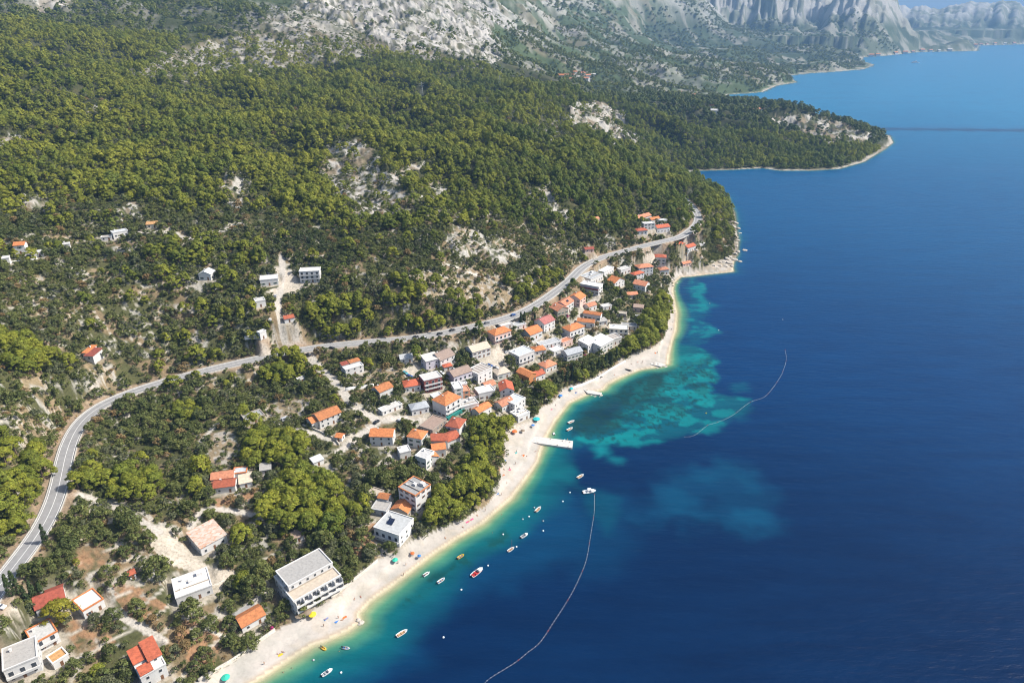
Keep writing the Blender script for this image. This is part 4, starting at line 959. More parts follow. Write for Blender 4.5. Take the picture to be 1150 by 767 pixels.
def solar(H, fx, fy, nw, nh, label):
    root = H['root']; c, s = math.cos(root.rotation_euler.z), math.sin(root.rotation_euler.z)
    x, y = fx*H['w'], fy*H['dep']; zz = H['h']+(.24*H['dep']*.55 if H['roof'] == 'g' else .03)
    o = empty('solar_panel', (H['A'][0]+x*c-y*s, H['A'][1]+x*s+y*c, H['z0']+zz), root.rotation_euler.z)
    tag(o, label, 'solar panel')
    for i in range(nw):
        b = MB(); b.prism([(0, .35), (nh, .35+nh*.4), (nh, .42+nh*.4), (0, .42)], 'x', i*1.05, i*1.05+1.0); b.build('collector', M['solar'], o)
    b = MB()
    for xx in (.1, nw*1.05-.2): b.box(xx, xx+.06, nh-.3, nh-.24, 0, .35+nh*.36); b.box(xx, xx+.06, .1, .16, 0, .37)
    b.build('rack', M['rail'], o)
byl = lambda s: next(H for H in HOUSES if s in H['label'])
solar(byl('two-storey guesthouse'), .30, .35, 3, 3.0, 'dark solar panels standing on the flat roof of the beach guesthouse')
solar(byl('dark solar collector'), .40, .12, 2, 1.6, 'small dark solar collector on the terracotta roof next to the stone gable')
# far hamlets and shore towns: walls and roof, nothing finer shows at that size
fw_ = MB(); fw_.prism([(0, -6), (8, -6), (8, 5), (4, 7), (0, 5)], 'x', 0, 12); FARW = fw_.mesh('wall', wallmat('white'))
fr_ = MB(); fr_.prism([(-.5, 4.8), (4, 7.05), (8.5, 4.8), (8.5, 5.1), (4, 7.4), (-.5, 5.1)], 'x', -.4, 12.4)
FARR = {c: fr_.mesh('roof', roofmat(c)) for c in ('orange', 'terra', 'offwhite')}
for i, (a, b) in enumerate(FARH):
    p = hit(a, b); r = math.hypot(p[0], p[1]); s = (1.0 if r < 3000 else 1.9) * hr.uniform(.8, 1.3)
    o = empty('far_house', (p[0], p[1], p[2]+.3), hr.uniform(-.5, .5)); o.scale = (s, s, s)
    if i < 10: tag(o, 'tiny pale house of the hamlet in the valley behind the wooded hill', 'house', 'houses of the valley hamlet')
    elif i < 18: tag(o, 'tiny pale house in the woods between the peninsula and the valley', 'house', 'houses at the root of the peninsula')
    else: tag(o, 'tiny pale building on the far shore under the mountains', 'house', 'buildings of the far shore towns')
    add('wall', FARW, None, o); add('roof', FARR[hr.choice(('orange', 'terra', 'offwhite', 'terra'))], None, o)
# ------------------------------------------------------------------ trees: crowns of small leaf faces in clumps
def foliage_mat(name, ca, cb, trans=.25):
    """ca..cb: the range of leaf colour from tree to tree"""
    m, nt, b = mat(name)
    oi = nd(nt, 'ShaderNodeObjectInfo').outputs['Random']
    at_ = nd(nt, 'ShaderNodeAttribute'); at_.attribute_type = 'INSTANCER'; at_.attribute_name = 'tint'
    ad = nd(nt, 'ShaderNodeMath', operation='MULTIPLY_ADD'); nt.links.new(oi, ad.inputs[0]); ad.inputs[1].default_value = .7; nt.links.new(at_.outputs['Fac'], ad.inputs[2])
    c = ramp(nt, ad.outputs[0], [(0, ca), (1, cb)])
    c = mul(nt, c, attr_color(nt))
    nt.links.new(c, b.inputs['Base Color']); b.inputs['Roughness'].default_value = .65; b.inputs['Specular IOR Level'].default_value = .25
    tr = nd(nt, 'ShaderNodeBsdfTranslucent'); nt.links.new(mul(nt, c, (1.25, 1.2, .6)), tr.inputs['Color'])
    mx = nd(nt, 'ShaderNodeMixShader'); mx.inputs[0].default_value = trans
    nt.links.new(b.outputs[0], mx.inputs[1]); nt.links.new(tr.outputs[0], mx.inputs[2])
    nt.links.new(mx.outputs[0], nt.nodes['Material Output'].inputs['Surface']); return m
M['pine'] = foliage_mat('pine_needles', (.270, .280, .036), (.125, .165, .028), .38)
M['oak'] = foliage_mat('dark_evergreen_leaves', (.165, .182, .060), (.072, .096, .034), .30)
M['olive'] = foliage_mat('grey_green_leaves', (.150, .160, .090), (.085, .100, .055), .26)
M['cyp'] = foliage_mat('cypress_leaves', (.052, .078, .026), (.034, .054, .021), .15)
M['gold'] = foliage_mat('yellow_green_needles', (.235, .215, .020), (.19, .18, .02))
M['dryb'] = foliage_mat('dry_twigs', (.25, .17, .085), (.19, .14, .07))
M['far_pine'] = foliage_mat('distant_needles', (.165, .185, .034), (.070, .100, .026), .3)
M['bark'] = simple('grey_brown_bark', (.15, .105, .075), .95, .3, 2.0)
M['pinkfl'] = foliage_mat('magenta_blossom', (.42, .05, .22), (.5, .08, .25))
def leaf_mesh(name, cents, crad, nleaf, size, m, seed, flat=1.0, jit=.55, var=.28, lift=0.0, crown=None):
    """leaf quads round clump centres, turned outwards from their clump"""
    g = np.random.RandomState(seed); nC = len(cents)
    cents = np.repeat(np.asarray(cents, float), nleaf, 0); cr = np.repeat(np.broadcast_to(np.asarray(crad, float), (nC,)), nleaf)
    n = len(cents); dirs = g.normal(size=(n, 3)); dirs /= np.linalg.norm(dirs, axis=1)[:, None]
    dirs[:, 2] = np.abs(dirs[:, 2])*.75 + dirs[:, 2]*.25 + lift
    rad = cr*g.uniform(.55, 1.0, n)
    P = cents + dirs*rad[:, None]*np.array([1, 1, flat])
    N = dirs + g.normal(size=(n, 3))*jit
    if crown is not None:
        o_ = P - np.array(crown); o_ /= np.linalg.norm(o_, axis=1)[:, None] + 1e-6; N = N + o_*.6
    N /= np.linalg.norm(N, axis=1)[:, None]
    A = np.cross(N, g.normal(size=(n, 3))); A /= np.linalg.norm(A, axis=1)[:, None]; B = np.cross(N, A)
    s = size*g.uniform(.6, 1.3, n)[:, None]
    V = np.stack([P - A*s, P - B*s*.55, P + A*s, P + B*s*.55], 1).reshape(-1, 3)
    F = np.arange(4*n).reshape(n, 4)
    cl = np.repeat(g.uniform(1-var, 1+var, nC), nleaf)*g.uniform(.75, 1.25, n); hue = g.uniform(.9, 1.1, n)
    col = np.repeat(np.stack([cl*hue, cl, cl*.9], 1), 4, 0)
    me = mesh_np(name, V, F, col, smooth=False); me.materials.append(m); return me
def dome(n, R_, H0, H1, seed, power=.5, wob=.22):
    """clump centres in an uneven dome: radius R_, from H0 to H1"""
    g = np.random.RandomState(seed); a = g.uniform(0, 2*math.pi, n); k = g.uniform(0, 1, n); ph = g.uniform(0, 6.28, 3)
    rad = R_*np.sqrt(k)*(1 + wob*np.sin(2*a+ph[0]) + wob*.6*np.sin(3*a+ph[1]))
    top = H0 + (H1-H0)*np.clip(1-k, 0, 1)**power
    z = top - (H1-H0)*g.uniform(0, .35, n)**1.2*(.3+k)
    return np.stack([rad*np.cos(a), rad*np.sin(a), z], 1)
def trunk_mesh(R_, H, seed, cents, r0=.28):
    g = random.Random(seed); b = MB(); lean = (g.uniform(-.6, .6), g.uniform(-.6, .6))
    P = [(lean[0]*t*t, lean[1]*t*t, -1.0 + (H+1.0)*t) for t in (0, .25, .5, .75, 1)]
    b.tube(P, [r0*1.3, r0, r0*.8, r0*.55, r0*.3], 7)
    for c in list(cents)[::max(1, len(cents)//7)]:
        t = g.uniform(.45, .8); s = (lean[0]*t*t, lean[1]*t*t, H*t); b.tube([s, ((s[0]+c[0])/2, (s[1]+c[1])/2, (s[2]+c[2])/2+.2), tuple(c)], [r0*.4, r0*.28, r0*.1], 5)
    return b.mesh('trunk', M['bark'], True)
def make_kind(kind_, seed, lod):
    """(crown mesh, trunk mesh)"""
    if kind_ in ('pine', 'gold', 'farp'):
        m = M['pine'] if kind_ == 'pine' else M['gold'] if kind_ == 'gold' else M['far_pine']
        n, nl, s, cr = ((64, 52, .34, 1.2), (30, 30, .55, 1.5), (15, 16, 1.05, 1.9))[lod]
        c = dome(n, 3.7, 3.0, 9.2, seed, .5)
        return leaf_mesh('crown', c, np.random.RandomState(seed+1).uniform(.7, 1.15, n)*cr, nl, s, m, seed, flat=.78, jit=.30, crown=(0, 0, 3.5)), (trunk_mesh(3.9, 8.0, seed, c) if lod < 1 else None)
    if kind_ in ('oak', 'olive', 'dryb'):
        m = M[kind_]; n, nl, s, cr = ((40, 40, .27, .85), (15, 20, .44, 1.1), (8, 12, .8, 1.4))[lod]
        c = dome(n, 2.3, .9, 4.6, seed, .5, .16)
        return leaf_mesh('crown', c, np.random.RandomState(seed+1).uniform(.7, 1.15, n)*cr, nl, s, m, seed, flat=.9, jit=.45), (trunk_mesh(2.3, 3.6, seed, c, .16) if lod < 1 else None)
    if kind_ == 'cyp':
        n = 60; g = np.random.RandomState(seed); z = g.uniform(0, 1, n); rr = 1.25*(1-z)**.6*np.clip(z*8+.5, 0, 1); a = g.uniform(0, 6.28, n)
        c = np.stack([rr*np.cos(a)*.75, rr*np.sin(a)*.75, .6+z*9.6], 1)
        return leaf_mesh('crown', c, .38+.4*(1-z), 34, .24, M['cyp'], seed, flat=1.3, jit=.4), trunk_mesh(.6, 8, seed, c[:4], .16)
hero = dict(pine=[make_kind('pine', 100+i, 0) for i in range(6)], gold=[make_kind('gold', 150+i, 0) for i in range(1)], oak=[make_kind('oak', 200+i, 0) for i in range(5)],
            olive=[make_kind('olive', 250+i, 0) for i in range(3)], cyp=[make_kind('cyp', 300+i, 0) for i in range(3)], dryb=[make_kind('dryb', 350+i, 0) for i in range(2)])
tr = random.Random(5)
NAME = dict(pine='pine_tree', gold='conifer_tree', oak='evergreen_tree', olive='olive_tree', cyp='cypress_tree', dryb='dry_tree')
CAT = dict(pine='pine tree', gold='conifer', oak='tree', olive='olive tree', cyp='cypress', dryb='dry tree')
TREES_XY = []
def plant(kind_, x, y, s, label, group=None, sz=None, z=None):
    cm, tm = tr.choice(hero[kind_]); zz = hgt(x, y) if z is None else z
    o = empty(NAME[kind_], (x, y, zz-.1), tr.uniform(0, 6.28)); o.scale = (s, s, (sz or s)); tag(o, label, CAT[kind_], group)
    add('crown', cm, None, o); add('trunk', tm, None, o); TREES_XY.append((x, y, s)); return o

# ---- where things already stand
PADA = np.array([p[:7] for p in PADS])
def free(x, y, margin=1.0):
    """True where no building, road, lane or beach is"""
    ok = np.ones(len(x), bool)
    for cx, cy, ux, uy, hw, hd, z in PADS:
        k = (np.abs(x-cx) < hw+hd+8) & (np.abs(y-cy) < hw+hd+8)
        if not k.any(): continue
        a = np.abs((x[k]-cx)*ux + (y[k]-cy)*uy) - hw; b = np.abs(-(x[k]-cx)*uy + (y[k]-cy)*ux) - hd
        ok[k] &= np.maximum(a, b) > margin
        # keep the view of the front open: nothing tall just before the facade
        fx = (x[k]-cx)*ux + (y[k]-cy)*uy; fy = -(x[k]-cx)*uy + (y[k]-cy)*ux
        ok[k] &= ~((np.abs(fx) < hw) & (fy < -hd) & (fy > -hd-3.2))
    k = (x > -420) & (x < 420) & (y > 20) & (y < 1000)
    dr = np.full(len(x), 99.0); dr[k] = segdist(x[k], y[k], road[::2]); ok &= dr > 6.2
    for P, wd in LANES_W:
        k = (x > P[:, 0].min()-8) & (x < P[:, 0].max()+8) & (y > P[:, 1].min()-8) & (y < P[:, 1].max()+8)
        if k.any(): kk = np.nonzero(k)[0]; ok[kk] &= segdist(x[kk], y[kk], P) > wd+1.0
    return ok
def in_any(px, py, L):
    m = np.zeros(len(px), bool)
    for P in L: m |= inpoly(px, py, P)
    return m
def scatter_pts(s, r0, r1, seed, x0=-1500, x1=3000):
    g = np.random.RandomState(seed); X = np.arange(max(x0, -r1), min(x1, r1), s); Y = np.arange(60, r1, s)
    x, y = np.meshgrid(X, Y); x = x.ravel() + g.uniform(-.5, .5, x.size)*s; y = y.ravel() + g.uniform(-.5, .5, len(x))*s
    r = np.hypot(x, y); k = (r > r0) & (r < r1) & (np.abs(np.arctan2(x, y)) < R(47)); x, y = x[k], y[k]
    d = np.empty(len(x))
    for i in range(0, len(x), 60000): d[i:i+60000] = coast_d(x[i:i+60000], y[i:i+60000])
    k = d > 3; x, y, d = x[k], y[k], d[k]; h = hgt(x, y, d); px, py = project(x, y, h)
    k = (px > -90) & (px < 1230) & (py < 840) & (py > -45); return x[k], y[k], h[k], d[k], px[k], py[k]

# ---- named groves: polygon of tree feet in photograph pixels
GROVES = [
 ('yellow-green pine in the large grove between the red-roofed scrub house and the beach guesthouse', 'pines of the large village grove', [(292,592),(302,552),(350,536),(392,558),(402,584),(386,602),(342,608),(304,602)], 5.2, 1.0),
 ('pine in the round grove below the stone building with the grey slab roof', 'pines of the round grove by the dry field', [(268,524),(276,500),(304,490),(342,494),(350,515),(320,530),(280,534)], 4.6, .85),
 ('broad pine of the beach grove just below the concrete pier', 'pines of the beach grove', [(470,604),(482,572),(505,552),(545,524),(558,534),(553,556),(524,577),(492,594)], 5.2, 1.0),
 ('pine of the upper beach grove beside the causeway of the pier', 'pines beside the causeway', [(528,520),(532,488),(558,466),(580,472),(572,488),(563,508),(545,524)], 4.8, .9),
 ('shore pine in the wooded strip above the narrow upper beach', 'pines of the upper shore strip', [(702,398),(716,380),(736,350),(748,322),(752,345),(746,372),(734,386),(716,400)], 5.4, 1.2),
 ('yellow-green pine in the row beside the inner bend of the main road', 'pines inside the road bend', [(84,554),(112,536),(170,534),(192,550),(178,566),(130,566),(92,566)], 5.0, .95),
 ('yellow-green pine on the bank left of the main road', 'pines left of the main road', [(-20,480),(48,492),(56,520),(40,580),(10,615),(-20,600)], 5.0, 1.0),
 ('yellow-green pine in the clump at the left edge above the road bend', 'pines at the left edge', [(-20,378),(50,392),(88,412),(62,425),(-20,430)], 4.8, .95),
 ('yellow-green pine in the grove below the modern white hillside villa', 'pines below the hillside villa', [(338,345),(372,336),(405,338),(420,352),(402,384),(372,380),(348,370)], 5.2, 1.0),
 ('pine in the dense belt on the slope directly above the main road', 'pines above the main road', [(402,386),(420,345),(450,312),(490,318),(548,350),(545,362),(490,376),(440,383)], 5.6, .95),
 ('big yellow-green pine leaning over the main road at the lane junction', 'pines at the junction', [(300,424),(318,404),(340,406),(346,420),(330,434),(306,434)], 4.2, .9),
 ('pine in the small clump inside the left road bend under the junction', 'pines above the scrub field', [(186,472),(200,460),(224,462),(226,474),(200,482)], 4.4, .75),
 ('pine in the clump on the dry slope above the road and the stone gable house', 'pines on the dry slope', [(566,340),(590,320),(612,306),(634,302),(622,322),(598,338)], 5.4, .85),
 ('dark pine on the wooded tip of the cape beyond the road bend', 'pines on the cape', [(790,235),(812,232),(822,248),(824,272),(812,282),(790,262),(786,246)], 6.0, .9),
]
OAKS = [
 ('dark evergreen in the dense strip of trees behind the upper beach', 'evergreens of the upper shore strip', [(634,434),(664,424),(690,409),(700,398),(690,396),(655,408),(636,420)], 6.5, 1.35),
 ('dark evergreen in the thicket between the two large village groves', 'evergreens of the village thicket', [(398,560),(412,528),(440,508),(462,530),(478,548),(440,556),(412,574)], 6.5, 1.45),
 ('dark evergreen in the thicket along the lower side of the curved road', 'evergreens below the curved road', [(60,600),(90,575),(150,582),(165,600),(120,612),(70,650),(50,650)], 6.5, 1.3),
 ('dark evergreen of the green belt between the road bend and the dry field', 'evergreens inside the bend', [(120,500),(150,455),(230,432),(262,440),(225,480),(180,505)], 7.0, 1.3)]
n_pine = 0; GROVES2 = [(g_, 'pine') for g_ in GROVES] + [(g_, 'oak') for g_ in OAKS]
for (label, group, P, sp, sc), kd in GROVES2:
    sp *= 1.2; sc *= 1.22
    W_ = np.array([hit(a, b)[:2] for a, b in P]); lo, hi_ = W_.min(0), W_.max(0)
    g = np.random.RandomState(len(label)); xs, ys = np.meshgrid(np.arange(lo[0], hi_[0], sp), np.arange(lo[1], hi_[1], sp))
    xs = xs.ravel() + g.uniform(-.42, .42, xs.size)*sp; ys = ys.ravel() + g.uniform(-.42, .42, xs.size)*sp
    k = inpoly(xs, ys, W_); xs, ys = xs[k], ys[k]; k = free(xs, ys, 2.0); xs, ys = xs[k], ys[k]
    if len(xs) > 30: q = g.permutation(len(xs))[:30]; xs, ys = xs[q], ys[q]
    hs = hgt(xs, ys) if len(xs) else []
    for x, y, z in zip(xs, ys, hs):
        s = sc*tr.uniform(.68, 1.12); plant(kd, x, y, s, label, group, s*tr.uniform(.9, 1.1), z); n_pine += kd == 'pine'
def single(kind_, px, py, s, label, group=None, sz=None):
    p = hit(px, py); return plant(kind_, p[0], p[1], s, label, group, sz)
single('pine', 612, 447, 1.75, 'lone huge round pine at the back of the upper beach', sz=1.35)
single('gold', 70, 697, 1.35, 'yellow-green conifer standing between the dark red roof and the orange-edged white box', sz=1.1)
single('pine', 272, 610, 1.35, 'bright rounded green tree right of the patchy-roofed bungalow', sz=1.05)
single('pine', 262, 320, 1.15, 'round yellow pine beside the lonely white gabled house in the scrub')
single('oak', 409, 607, 1.5, 'rounded grey-green tree left of the solar panel guesthouse')
for a, b, s, t in [(285,668,2.0,'big dark evergreen uphill from the beach hotel, left of its long side'),(296,650,1.8,'big dark evergreen above the beach hotel next to the outbuilding'),(215,696,2.0,'big dark round tree in front of the low white house with cluttered roof'),
   (364,615,2.0,'dark tall evergreen behind the hotel at the foot of the large grove'),(372,640,1.5,'dark evergreen between the hotel and the terraced bank'),(176,646,1.9,'dark evergreen beside the tiny white hut'),(214,582,1.9,'dark round evergreen behind the patchy-roofed bungalow'),
   (356,672,1.3,'green bushy tree on the sand in front of the hotel'),(340,688,1.2,'olive-toned bush at the hotel corner by the yellow parasol'),(155,606,1.7,'dark evergreen left of the gravel yard'),(168,612,1.4,'dark evergreen on the very edge of the gravel yard'),
   (398,455,1.3,'dark round tree in the fork of the village lane'),(358,437,1.6,'dark oak right of the little white cabin'),(345,440,1.4,'dark oak just below the little white cabin'),(372,462,1.4,'dark tree on the bank over the orange gable house'),
   (572,410,1.5,'dark tree at the lower left corner of the ribbon balcony block'),(600,420,1.6,'dark tree below the ribbon balcony block'),(578,430,1.3,'dark tree above the steep red and blue-grey gable'),(432,545,1.8,'dark evergreen left of the gaunt unfinished house'),
   (452,540,1.8,'tall dark evergreen before the plain white cube'),(486,545,1.5,'dark evergreen between the unfinished house and the beach grove'),(412,560,1.7,'dark grey-green round tree above the sandy flat-roofed shed'),(600,466,1.2,'brownish green bush on the sand edge by the teal parasol')]:
    single('oak', a, b, s, t, sz=s*1.05)
for a, b, s in [(17,678,.95),(24,675,1.0),(31,677,.9),(39,672,1.15),(48,670,.95)]: single('cyp', a, b, s*1.15, 'dark cypress in the row of five above the bottom left houses', 'cypresses above the bottom left houses')
single('cyp', 53, 612, 1.0, 'single cypress leaning against the seaward kerb of the main road')
for a, b, s in [(585,363,1.1),(589,362,.9),(600.5,360,1.15)]: single('cyp', a, b, s, 'cypress standing at the main road beside the faded pink-red roof', 'cypresses at the main road')
for a, b, s in [(631,430,1.0),(637,428,1.2),(643,427,1.1),(664,420,1.1),(672,418,1.15),(680,414,1.2),(686,412,1.1),(692,406,1.1),(668,417,1.0)]: single('cyp', a, b, s, 'dark cypress in the row behind the upper beach below the white sloping roofs', 'cypresses behind the upper beach', s*1.0)
for a, b, s in [(648,428,.9),(656,427,.9),(699,402,.85),(692,400,.8)]: single('pine', a, b, s, 'pine between the cypresses behind the upper beach', 'pines between the shore cypresses')
single('cyp', 208, 312, .9, 'lone dark cypress left of the lonely white gabled house')
for a, b, s in [(204,715,1.0),(208,730,1.0),(172,700,.9),(190,735,.9)]: single('dryb', a, b, s, 'dry straw-coloured tree on the red soil above the lower beach', 'dry trees on the red soil')

# ---- the rest of the woods: pine_forest, scrub and distant woods
FOREST_LOW = [(-120,238),(0,240),(60,232),(120,224),(190,232),(262,232),(330,250),(372,258),(440,262),(500,250),(560,252),(620,246),(664,236),(700,240),(752,250),(790,262),(840,262),(1250,170),(1250,-60),(-120,-60)]
EXTRA_PINE = [G[2] for G in GROVES] + [[(560,250),(700,232),(778,262),(716,252),(690,262),(650,262)],[(150,290),(210,262),(262,272),(290,300),(240,300),(190,300)],[(236,285),(300,275),(296,300),(250,312)]]
x, y, h, d, px, py = scatter_pts(5.9, 190, 1500, 41)
g = np.random.RandomState(8); rnd = g.uniform(size=len(x)); r = np.hypot(x, y)
nz = fbm(x/38, y/38, 4, 201); nz2 = fbm(x/11, y/11, 3, 211); wx = px + (fbm(x/20, y/20, 3, 221)-.5)*40; wy = py + (fbm(x/20, y/20, 3, 231)-.5)*24
forest = inpoly(wx, wy, FOREST_LOW); rk = rockmask(wx, wy)
p = np.where(forest, .95, 0.0)*np.where(nz > .36, 1, .55)*np.where(nz2 > .34, 1, .35)
p = np.where(~forest & (py < 420), np.where(nz > .54, np.where(px < 330, .22, .10), .04), p)
p = np.where(~forest & (py >= 420), .03, p)
p *= 1 - np.clip(rk, 0, 1)*np.where(nz2 > .58, .72, .97)
thin = inpoly(wx, wy, [(150,84),(330,-60),(560,80),(430,62),(270,84)]); p = np.where(thin, np.minimum(p, np.where(nz2 > .52, .35, .08)), p)
cliff = inpoly(wx, wy, [(325,-80),(334,6),(384,32),(430,46),(520,64),(566,74),(552,48),(580,20),(600,-80)]); p = np.where(cliff, np.where(nz2 > .62, .25, .02), p)
p = np.where(in_any(px, py, EXTRA_PINE[:len(GROVES)]), 0, p); p = np.where(in_any(px, py, EXTRA_PINE[len(GROVES):]), .8, p)
p = np.where(d < np.where(px > 776, 4, 9), 0, p); p = np.where(in_any(px, py, DRY), p*.1, p); p = np.where(inpoly(px, py, BEACH_PX), 0, p)
k = (rnd < p) & free(x, y, 2.5) & ~in_any(px, py, GRAVEL); k &= ~((py > 225) & (d < 26) & (px < 775)); k &= ~((px > 764) & (px < 800) & (py > 284))
PX, PY, PZ, PR, PPX, PPY = x[k], y[k], h[k], r[k], px[k], py[k]
for tx, ty, ts in TREES_XY:
    kk = np.hypot(PX-tx, PY-ty) > 2.6*ts; PX, PY, PZ, PR, PPX, PPY = PX[kk], PY[kk], PZ[kk], PR[kk], PPX[kk], PPY[kk]
order = np.argsort(PR); n_ind = max(0, 296-n_pine-8); ind, rest = order[:n_ind], order[n_ind:]
for i in ind:
    a, b = PPX[i], PPY[i]
    if b > 440 and a < 75: L = ('pine on the uphill bank of the curved road', 'pines on the uphill bank')
    elif a < 150: L = ('scattered pine in the scrub on the left slope above the road', 'pines of the left slope')
    elif b > 395: L = ('scattered pine in the gardens below the main road', 'pines of the gardens')
    elif a < 330: L = ('scattered pine in the scrub between the road and the hillside track', 'pines of the middle scrub')
    else: L = ('pine at the lower edge of the forest above the village', 'pines of the lower forest edge')
    s = tr.uniform(.5, .9); plant('pine', PX[i], PY[i], s, L[0], L[1], s*tr.uniform(.9, 1.15), PZ[i])
def scatter(name, pts_, scl, rot, pick, tint, protos, label, cat):
    me = bpy.data.meshes.new(name); me.vertices.add(len(pts_)); me.vertices.foreach_set('co', np.asarray(pts_, np.float32).ravel())
    for nm, ty, arr in (('scl', 'FLOAT_VECTOR', scl), ('rz', 'FLOAT', rot), ('pick', 'INT', pick), ('tint', 'FLOAT', tint)):
        a = me.attributes.new(nm, ty, 'POINT')
        a.data.foreach_set('vector' if ty == 'FLOAT_VECTOR' else 'value', np.asarray(arr, np.int32 if ty == 'INT' else np.float32).ravel())
    o = bpy.data.objects.new(name, me); C.objects.link(o)
    col = bpy.data.collections.new(name+'_kinds')
    for i, m_ in enumerate(protos): col.objects.link(bpy.data.objects.new('%02d_crown' % i, m_))
    ng = bpy.data.node_groups.new(name, 'GeometryNodeTree')
    ng.interface.new_socket('Geometry', in_out='INPUT', socket_type='NodeSocketGeometry'); ng.interface.new_socket('Geometry', in_out='OUTPUT', socket_type='NodeSocketGeometry')
    N = ng.nodes.new; Lk = ng.links.new; gi, go = N('NodeGroupInput'), N('NodeGroupOutput')
    ci = N('GeometryNodeCollectionInfo'); ci.inputs['Collection'].default_value = col; ci.inputs['Separate Children'].default_value = True; ci.inputs['Reset Children'].default_value = True
    ip = N('GeometryNodeInstanceOnPoints'); ip.inputs['Pick Instance'].default_value = True
    def na(nm, dt):
        q = N('GeometryNodeInputNamedAttribute'); q.data_type = dt; q.inputs['Name'].default_value = nm; return q.outputs['Attribute']
    cx_ = N('ShaderNodeCombineXYZ'); Lk(na('rz', 'FLOAT'), cx_.inputs['Z'])
    Lk(gi.outputs[0], ip.inputs['Points']); Lk(ci.outputs[0], ip.inputs['Instance']); Lk(na('pick', 'INT'), ip.inputs['Instance Index']); Lk(cx_.outputs[0], ip.inputs['Rotation']); Lk(na('scl', 'FLOAT_VECTOR'), ip.inputs['Scale'])
    Lk(ip.outputs[0], go.inputs[0])
    md = o.modifiers.new('scatter', 'NODES'); md.node_group = ng
    tag(o, label, cat, knd='stuff'); return o
def sv3(s, zf): return np.stack([s, s, s*zf], 1)
protoP = [make_kind('pine', 400+i, 1)[0] for i in range(6)]
i = rest; n = len(i); s = np.clip(g.lognormal(-.30, .30, n)*(.8+.45*fbm(PX[i]/25, PY[i]/25, 3, 251)), .36, 1.35); tint = np.clip(sstep(330, 760, PPX[i])*.42 + (fbm(PX[i]/60, PY[i]/60, 4, 241)-.5)*1.6, -.4, .9)
scatter('pine_forest', np.stack([PX[i], PY[i], PZ[i]-.4], 1), sv3(s, g.uniform(.85, 1.2, n)), g.uniform(0, 6.28, n), g.randint(0, 6, n), tint, protoP, 'yellow-green pine forest covering the whole hillside above the village', 'forest')
print('pines', n_pine, len(ind), n)
# scrub: low bushes everywhere else on the slope, in the gardens and among the rocks
x, y, h, d, px, py = scatter_pts(2.35, 150, 1000, 43)
rnd = g.uniform(size=len(x)); r = np.hypot(x, y); nz = fbm(x/22, y/22, 4, 301); nz2 = fbm(x/7, y/7, 3, 311)
wx = px + (fbm(x/20, y/20, 3, 221)-.5)*40; wy = py + (fbm(x/20, y/20, 3, 231)-.5)*24
forest = inpoly(wx, wy, FOREST_LOW); rk = rockmask(wx, wy)
p = sstep(.34, .50, nz*.6 + nz2*.4)*.70 + .28
p = np.where(forest, .30, p); p = np.where(rk > .5, np.where(nz2 > .54, .32, .07), p)
village = (py > 395-(px-300)*.22) & (px > 330); p = np.where(village, p*.75+.08, p)
p = np.where((py > 560) & (px < 330), p*.62, p)
p = np.where(in_any(px, py, DRY), .22, p); p = np.where(in_any(px, py, SOIL), p*.45, p); p = np.where(in_any(px, py, GRAVEL), 0.0, p); p = np.where(inpoly(px, py, BEACH_PX) | (d < 4), 0, p)
k = (rnd < p) & free(x, y, .9); x, y, h, r, px, py, nz2, d = x[k], y[k], h[k], r[k], px[k], py[k], nz2[k], d[k]
s = np.where(g.uniform(size=len(x)) < .30, g.uniform(.7, 1.3, len(x)), g.uniform(.28, .72, len(x)))
for tx, ty, ts in TREES_XY[:400]:
    kk = np.hypot(x-tx, y-ty) > 1.5*ts; x, y, h, r, px, py, s, d = x[kk], y[kk], h[kk], r[kk], px[kk], py[kk], s[kk], d[kk]
app = s/np.maximum(r, 1); order = np.argsort(-app); ind, rest = order[:170], order[170:]
for i in ind:
    kind_ = tr.choice(('oak', 'oak', 'oak', 'olive')); a, b = px[i], py[i]
    if a < 70 and b < 640: L = ('the uphill scrub left of the curved road', 'left of the road')
    elif b > 640 and a < 130: L = ('the gardens of the bottom left houses', 'bottom left gardens')
    elif b > 640: L = ('the terraces between the gravel yard and the lower beach', 'terraces above the lower beach')
    elif b > 560 and a < 215: L = ('the scrub between the curved road and the gravel yard', 'scrub by the gravel yard')
    elif b > 480 and a < 260: L = ('the scrub inside the road bend', 'scrub inside the road bend')
    elif b > 540: L = ('the plots round the large pine grove', 'plots round the large grove')
    elif a < 400: L = ('the fields along the village lane', 'fields along the lane')
    else: L = ('the gardens among the lower village houses', 'lower village gardens')
    what = 'grey-green olive tree' if kind_ == 'olive' else 'dark green bushy evergreen'
    plant(kind_, x[i], y[i], s[i], what+' in '+L[0], ('olives: ' if kind_ == 'olive' else 'evergreens: ')+L[1], s[i]*tr.uniform(.8, 1.1), h[i])
protoS = [make_kind('oak', 500+i, 1)[0] for i in range(4)] + [make_kind('olive', 520+i, 1)[0] for i in range(2)] + [make_kind('dryb', 540, 1)[0]]
i = rest; n = len(i); pk = g.choice(7, n, p=[.2, .2, .2, .17, .10, .09, .04])
scatter('scrub', np.stack([x[i], y[i], h[i]-.25], 1), sv3(s[i], g.uniform(.7, 1.1, n)), g.uniform(0, 6.28, n), pk, (fbm(x[i]/30, y[i]/30, 3, 321)-.5)*1.2, protoS, 'dark green maquis scrub between the pines, the rocks and the houses', 'scrub')
print('scrub', len(ind), n)
